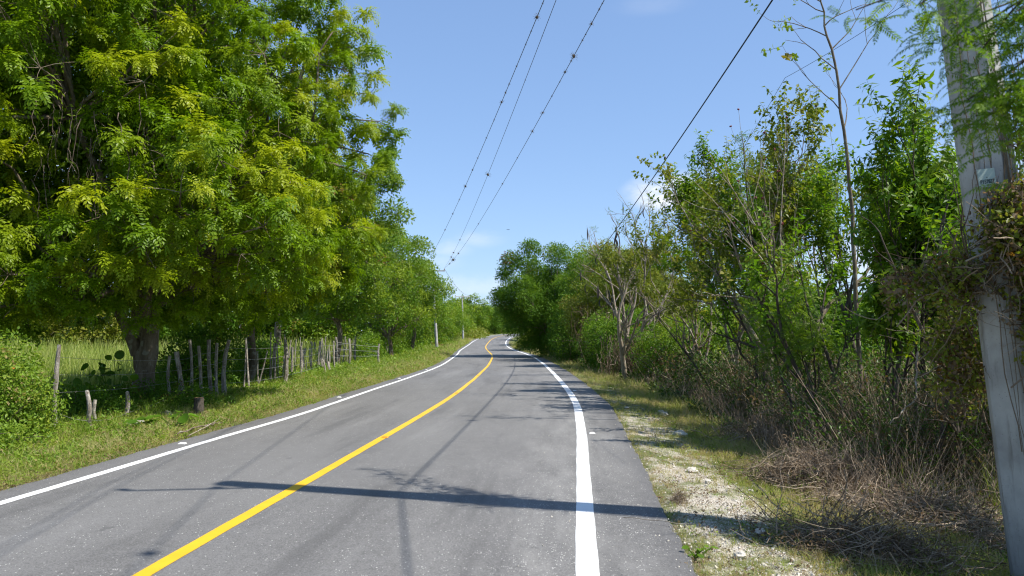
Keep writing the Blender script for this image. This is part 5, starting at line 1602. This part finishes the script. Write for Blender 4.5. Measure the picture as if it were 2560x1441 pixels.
me.transform(__import__("mathutils").Matrix([[right[0], ax_p[0], nn[0], 0], [right[1], ax_p[1], nn[1], 0], [right[2], ax_p[2], nn[2], 0], [0, 0, 0, 1]]))
pos = cen + nn * .0045 - ax_p * .030 - np.array(near.location)
from mathutils import Matrix
me.transform(Matrix.Translation(Vector(pos)))
me.materials.clear(); me.materials.append(M['ink'])
lo = bpy.data.objects.new("lettering", me); coll.objects.link(lo); lo.parent = plate
g = Geo(); v, q = box(cen + nn * .004 + ax_p * .004, (.012, .003, .002), np.stack([right, ax_p, nn], 1)); g.add(v, q); g.obj("dash_mark", M['ink'], plate, origin=tuple(near.location))

# far poles
fb = G(1093, 877); fb1 = fb.copy()
ftop = W(1081, 675, fb[1] + 0)
far1, f_ins = pole("far concrete pole with crossarm half hidden in the left-hand trees", fb, ftop, .16, .10, (1.25, (1, 0, 0), .12, .05), 6)
sb2 = G(1158, 852); t2 = W(1155.5, 741, sb2[1])
far2, s_ins = pole("slimmer concrete pole farther off, near the bend", sb2, t2, .17, .10, (1.3, (.9, .4, 0), .1, 0), 7)
b3 = G(1201, 837.5); 
far3, _ = pole("farthest white pole base showing through the scrub at the bend", b3, b3 + UP * 5.0, .17, .11, None, 8)

# ------------------------------------------------------------------ wires
airp = [leaf_ball(R, 60, 1., .9, .08, 1, 0) for _ in range(3)]
plant_src = []
for k in range(3):
    v, q, t = airp[k]
    gg = Geo(); gg.add(v * .7, q, np.stack([t, t * 0 + .5, t * 0], -1))
    cc = np.array([[0, 0, -.35], [0, 0, -.2], [0, 0, .2], [0, 0, .35]]); vv, qq = tubes(cc[None], np.array([[.12, .38, .38, .12]]), 8); gg.add(vv, qq)
    plant_src.append(gg)
air_meshes = []


def wire(label, spans, r, mat='wire', name="power_line"):
    """spans: list of (p, q, sag)"""
    C = []
    for a, b, s in spans:
        t = np.linspace(0, 1, 60)[:, None]
        c = np.array(a) * (1 - t) + np.array(b) * t; c[:, 2] -= s * 4 * (t * (1 - t))[:, 0]
        C.append(c if not C else c[1:])
    C = np.concatenate(C)
    g = Geo(); v, q = tubes(C[None], np.full((1, len(C)), r), 5); g.add(v, q)
    o = g.obj(name, M[mat], origin=tuple(C[0])); tag(o, label, "power line", "overhead lines")
    return C


A1 = n_ins[0]; A2 = n_ins[1] + UP * .35; A3 = n_ins[2]
W1a, W1b = np.array([1.95, 6.2, 8.45]), f_ins[0]
W2a, W2b = np.array([2.1, 6.2, 8.9]), f_ins[2] + UP * .08
W3a, W3b = np.array([3.0, 6.2, 8.5]), f_ins[2]
c1 = wire("leftmost overhead wire, dotted with small air plants", [((8.9 - 1, -44, 9.2), W1a, .9), (W1a, W1b, 1.0)], .008)
c2 = wire("middle overhead wire, thin with one larger air plant", [((9.0, -44, 9.4), W2a, .9), (W2a, W2b, .82)], .007)
c3 = wire("rightmost of the three dotted overhead wires, with many air plants", [((9.8, -44, 9.2), W3a, .9), (W3a, W3b, .9)], .008)
c4 = wire("thick black cable slanting down behind the right-hand trees", [((10.5, -44, 7.4), (4.05, 6.2, 7.25), .6), ((4.05, 6.2, 7.25), (3.75, 62, 4.6), .75)], .014, 'cable', "cable")
c5 = wire("left line running on from the crossarm pole to the pole near the bend", [(f_ins[0], s_ins[0], .6)], .012)
c6 = wire("right line running on from the crossarm pole, dotted with air plants", [(f_ins[2], s_ins[2], .7)], .014)
c7 = wire("thin line leaving the pole near the bend towards the right", [(t2, (9, 175, 7.6), .5)], .014)
c8 = wire("upper thin wire crossing the sky behind the tall sapling", [((5.8, 8, 6.2), (5.2, 15, 6.4), .1), ((5.2, 15, 6.4), (6.4, 34, 4.2), .2)], .004)


def air_plant(p, s, label):
    k = len(air_meshes)
    if k < 3:
        o = plant_src[k].obj("air_plant", M['airplant'], origin=(0, 0, 0)); air_meshes.append(o)
    else:
        o = air_meshes[k % 3].copy(); coll.objects.link(o); air_meshes.append(o)
    o.location = tuple(p); o.scale = (s, s, s * .8); o.rotation_euler = (.3 * k, .5, k * 1.3)
    tag(o, label, "air plant", "air plants growing on the wires")


def proj(p):
    dx, dy_, dz = p[0], p[1], p[2] - EYE
    f_ = dy_ * math.cos(PITCH) + dz * math.sin(PITCH); u_ = -dy_ * math.sin(PITCH) + dz * math.cos(PITCH)
    return 1280 + F * dx / f_, 720.5 - F * u_ / f_


def on_wire(C, yrow):
    yy = np.array([proj(p)[1] if p[1] > 7 else -1e6 for p in C])
    i_ = int(np.argmin(np.abs(yy - yrow)))
    j = i_ + 1 if yy[i_] < yrow else i_ - 1
    j = min(max(j, 0), len(C) - 1)
    t = 0 if yy[j] == yy[i_] else (yrow - yy[i_]) / (yy[j] - yy[i_])
    return C[i_] * (1 - t) + C[j] * t


def hang(C, rows, nm):
    n = 0
    for yr, px in rows:
        p = on_wire(C, yr); s = px / 2 / F * p[1]
        n += 1
        size = "big" if px > 12 else ("medium" if px > 8 else "tiny")
        air_plant(p, s * 1.15, f"{size} air plant on the {nm} overhead wire, {ordn[n - 1]} from the top of the picture")


hang(c1, [(8, 7), (42, 19), (78, 6), (110, 7), (165, 8), (210, 7), (232, 10), (255, 12), (300, 6), (345, 6), (395, 6), (425, 7), (466, 11), (500, 6), (535, 6), (575, 6), (623, 8)], "leftmost")
hang(c2, [(90, 5), (200, 5), (437, 16), (600, 6), (632, 7), (643, 7)], "middle")
hang(c3, [(8, 8), (22, 9), (60, 15), (85, 7), (100, 8), (140, 22), (152, 8), (180, 12), (205, 6), (240, 7), (282, 12), (328, 11), (395, 6), (460, 6), (560, 5), (634, 8), (650, 13), (660, 7)], "rightmost")
for k in range(7):
    p = c6[8 + k * 5]; air_plant(p, .09, f"air plant beyond the crossarm pole, {ordn[k]} on that wire")
for k, i_ in enumerate((53, 50, 47, 56, 44)):
    air_plant(c3[i_], .14, "air plant on the overhead wire behind the viewer")
    if k < 3: air_plant(c1[i_ + 1], .13, "air plant on the overhead wire behind the viewer")

# ------------------------------------------------------------------ creeper on the near pole and the overhanging branches
rg = np.random.default_rng(700)
root = empty("creeper", tuple(nb), "mass of half-dry creeper climbing the leaning concrete pole", "creeper")
blobs = [((3.82, 5.98, 2.35), (.30, .25, .36), 300), ((3.52, 6.3, 2.0), (.28, .25, .28), 150), ((4.0, 6.0, 1.75), (.26, .2, .42), 240), ((3.80, 6.8, 1.35), (.26, .25, .5), 200),
         ((4.02, 6.1, 3.2), (.20, .2, .5), 110), ((3.2, 6.5, 1.95), (.2, .2, .22), 50), ((4.6, 6.3, 1.2), (.4, .35, .8), 200), ((4.5, 6.3, 2.6), (.4, .35, .6), 200),
         ((3.55, 6.3, 5.3), (.3, .3, .9), 130)]
gl, gd, gw = Geo(), Geo(), Geo()
P_creep = [leaf_ball(rg, 10, .10, .055, .035, .9) for _ in range(5)]
for (c0, r0, n) in blobs:
    n = int(n * 1.25)
    c0 = np.array(c0); r0 = np.array(r0)
    D = nrm(rg.normal(0, 1, (n, 3))); P = c0 + D * r0 * rg.uniform(.3, 1.05, (n, 1))
    dry = rg.uniform(0, 1, n) < .42
    scatter(gl, P_creep, P[~dry], D[~dry] + UP * .6, rg.uniform(.6, 1.1, (~dry).sum()), rng=rg, t_z=(rg.uniform(0, 1, (~dry).sum()) < .07) * .8)
    scatter(gd, P_creep, P[dry], D[dry] + UP * .2, rg.uniform(.5, 1.0, dry.sum()), rng=rg, t_z=0)
    m = int(n * .45); K = 7
    S_ = c0 + nrm(rg.normal(0, 1, (m, 3))) * r0 * rg.uniform(.2, 1, (m, 1))
    V_ = nrm(rg.normal(0, 1, (m, 3)) + np.array([0, 0, -.3]))
    Q = S_[:, None] + np.cumsum(nrm(V_[:, None] + np.cumsum(rg.normal(0, .3, (m, K, 3)), 1)), 1) * rg.uniform(.03, .09, (m, 1, 1))
    v, q = tubes(Q, (.0012 + .006 * rg.uniform(0, 1, (m, 1)) ** 4) * np.ones((1, K)), 4)
    gw.add(v, q, np.repeat(np.stack([rg.uniform(0, 1, m), rg.uniform(0, .7, m), (rg.uniform(0, 1, m) < .4) * .9], -1), K * 4, 0))
# stems running up the pole face
for k in range(14):
    a = rg.uniform(-.2, .2); t = np.linspace(0, 1, 24)
    z0, z1 = rg.uniform(0, 1.5), rg.uniform(3, 6)
    c = nb + ax_p * ((z0 + (z1 - z0) * t)[:, None]) + right * (a + np.cumsum(rg.normal(0, .012, 24)))[:, None] + nn * (.24 - .011 * (z0 + (z1 - z0) * t) + .01)[:, None]
    v, q = tubes(c[None], np.full((1, 24), rg.uniform(.002, .006)), 4); gw.add(v, q, (.3, .2, .6))
# a long shoot reaching out over the road high up, whose shadow lies beside the pole's
for (a, b) in [((3.4, 6.3, 5.2), (2.35, 7.9, 5.6)), ((3.4, 6.3, 5.0), (2.6, 7.4, 5.0)), ((3.4, 6.3, 4.7), (2.9, 7.0, 4.9))]:
    c = curve(np.array(a), np.array(b), 12, rg, .05); v, q = tubes(c[None], np.linspace(.012, .004, 12)[None], 5); gw.add(v, q)
    pp = c[rg.integers(3, 12, 26)] + rg.normal(0, .07, (26, 3)); scatter(gl, P_creep, pp, rg.normal(0, 1, (26, 3)) + UP, .9, rng=rg)
gl.obj("green_foliage", M['olive'], root); gd.obj("dry_foliage", M['dry_leaf'], root); gw.obj("stem", M['dry'], root)

# acacia whose branches overhang from the right, close to the viewer
root = empty("tree", (3.3, 2.9, float(ground(3.3, 2.9))), "near feathery tree hanging out-of-focus fronds into the upper right corner", "tree")
wood, cr = Geo(), Geo()
bb = np.array([3.3, 2.9, float(ground(3.3, 2.9))])
c = curve(bb, np.array([2.9, 3.0, 3.4]), 8, rg, .03); v, q = tubes(c[None], np.linspace(.08, .04, 8)[None], 8); wood.add(v, q)
S_near = [frond(rg, .20, 14, .035, .009, .1, rg.uniform(.6, 1.4), 0) for _ in range(6)]
tipsN = [(2140, 25, 3.1, 4), (2300, 10, 3.0, 12), (2380, 60, 2.9, 12), (2440, 20, 2.8, 14), (2500, 90, 2.8, 16), (2540, 30, 2.7, 14), (2350, 130, 3.0, 6), (2450, 130, 2.9, 10), (2540, 160, 2.7, 10),
         (2500, 255, 2.8, 14), (2545, 300, 2.7, 12), (2440, 290, 2.9, 9), (2390, 330, 3.0, 5), (2560, 230, 2.8, 12), (2520, 350, 2.8, 8), (2420, 250, 2.9, 5), (2600, 200, 2.8, 14), (2620, 60, 2.8, 14)]
for (px, py, d, n) in tipsN:
    tip = W(px, py, d)
    st = np.array([2.9, 3.0, 3.3]) if py < 200 else np.array([2.9, 3.0, 2.9])
    c = curve(st, tip, 9, rg, .06, .05); v, q = tubes(c[None], np.linspace(.012, .003, 9)[None], 5); wood.add(v, q)
    n = int(n * (1.1 if 2350 < px < 2560 else 1.8)); P = tip + rg.normal(0, .065, (n, 3)); 
    az = rg.uniform(0, 2 * np.pi, n)
    scatter(cr, S_near, P, np.repeat(UP[None], n, 0) + rg.normal(0, .35, (n, 3)), rg.uniform(.55, 1.0, n), spin=az, rng=rg, t_y=rg.uniform(0, .7, n))
    for k in (5, 6, 7):
        P = c[k] + rg.normal(0, .04, (4, 3)); scatter(cr, S_near, P, np.repeat(UP[None], 4, 0) + rg.normal(0, .35, (4, 3)), .7, rng=rg)
wood.obj("trunk", M['bark_dark'], root, smooth=True); cr.obj("crown", M['mid_green'], root)

# a bird far off over the road
bp = W(1270, 575, 150)
g = Geo(); c = np.array([bp + np.array([-.35, 0, .1]), bp + np.array([0, 0, 0]), bp + np.array([.35, 0, .08])])
v, q = tubes(c[None], np.array([[.01, .05, .01]]), 5); g.add(v * np.array([1, 1, 1]), q)
c = np.array([bp + np.array([0, -.2, 0]), bp, bp + np.array([0, .2, 0])]); v, q = tubes(c[None], np.array([[.01, .06, .02]]), 6); g.add(v, q)
tag(g.obj("bird", M['cable'], origin=tuple(bp)), "tiny dark bird gliding above the far bend", "bird")
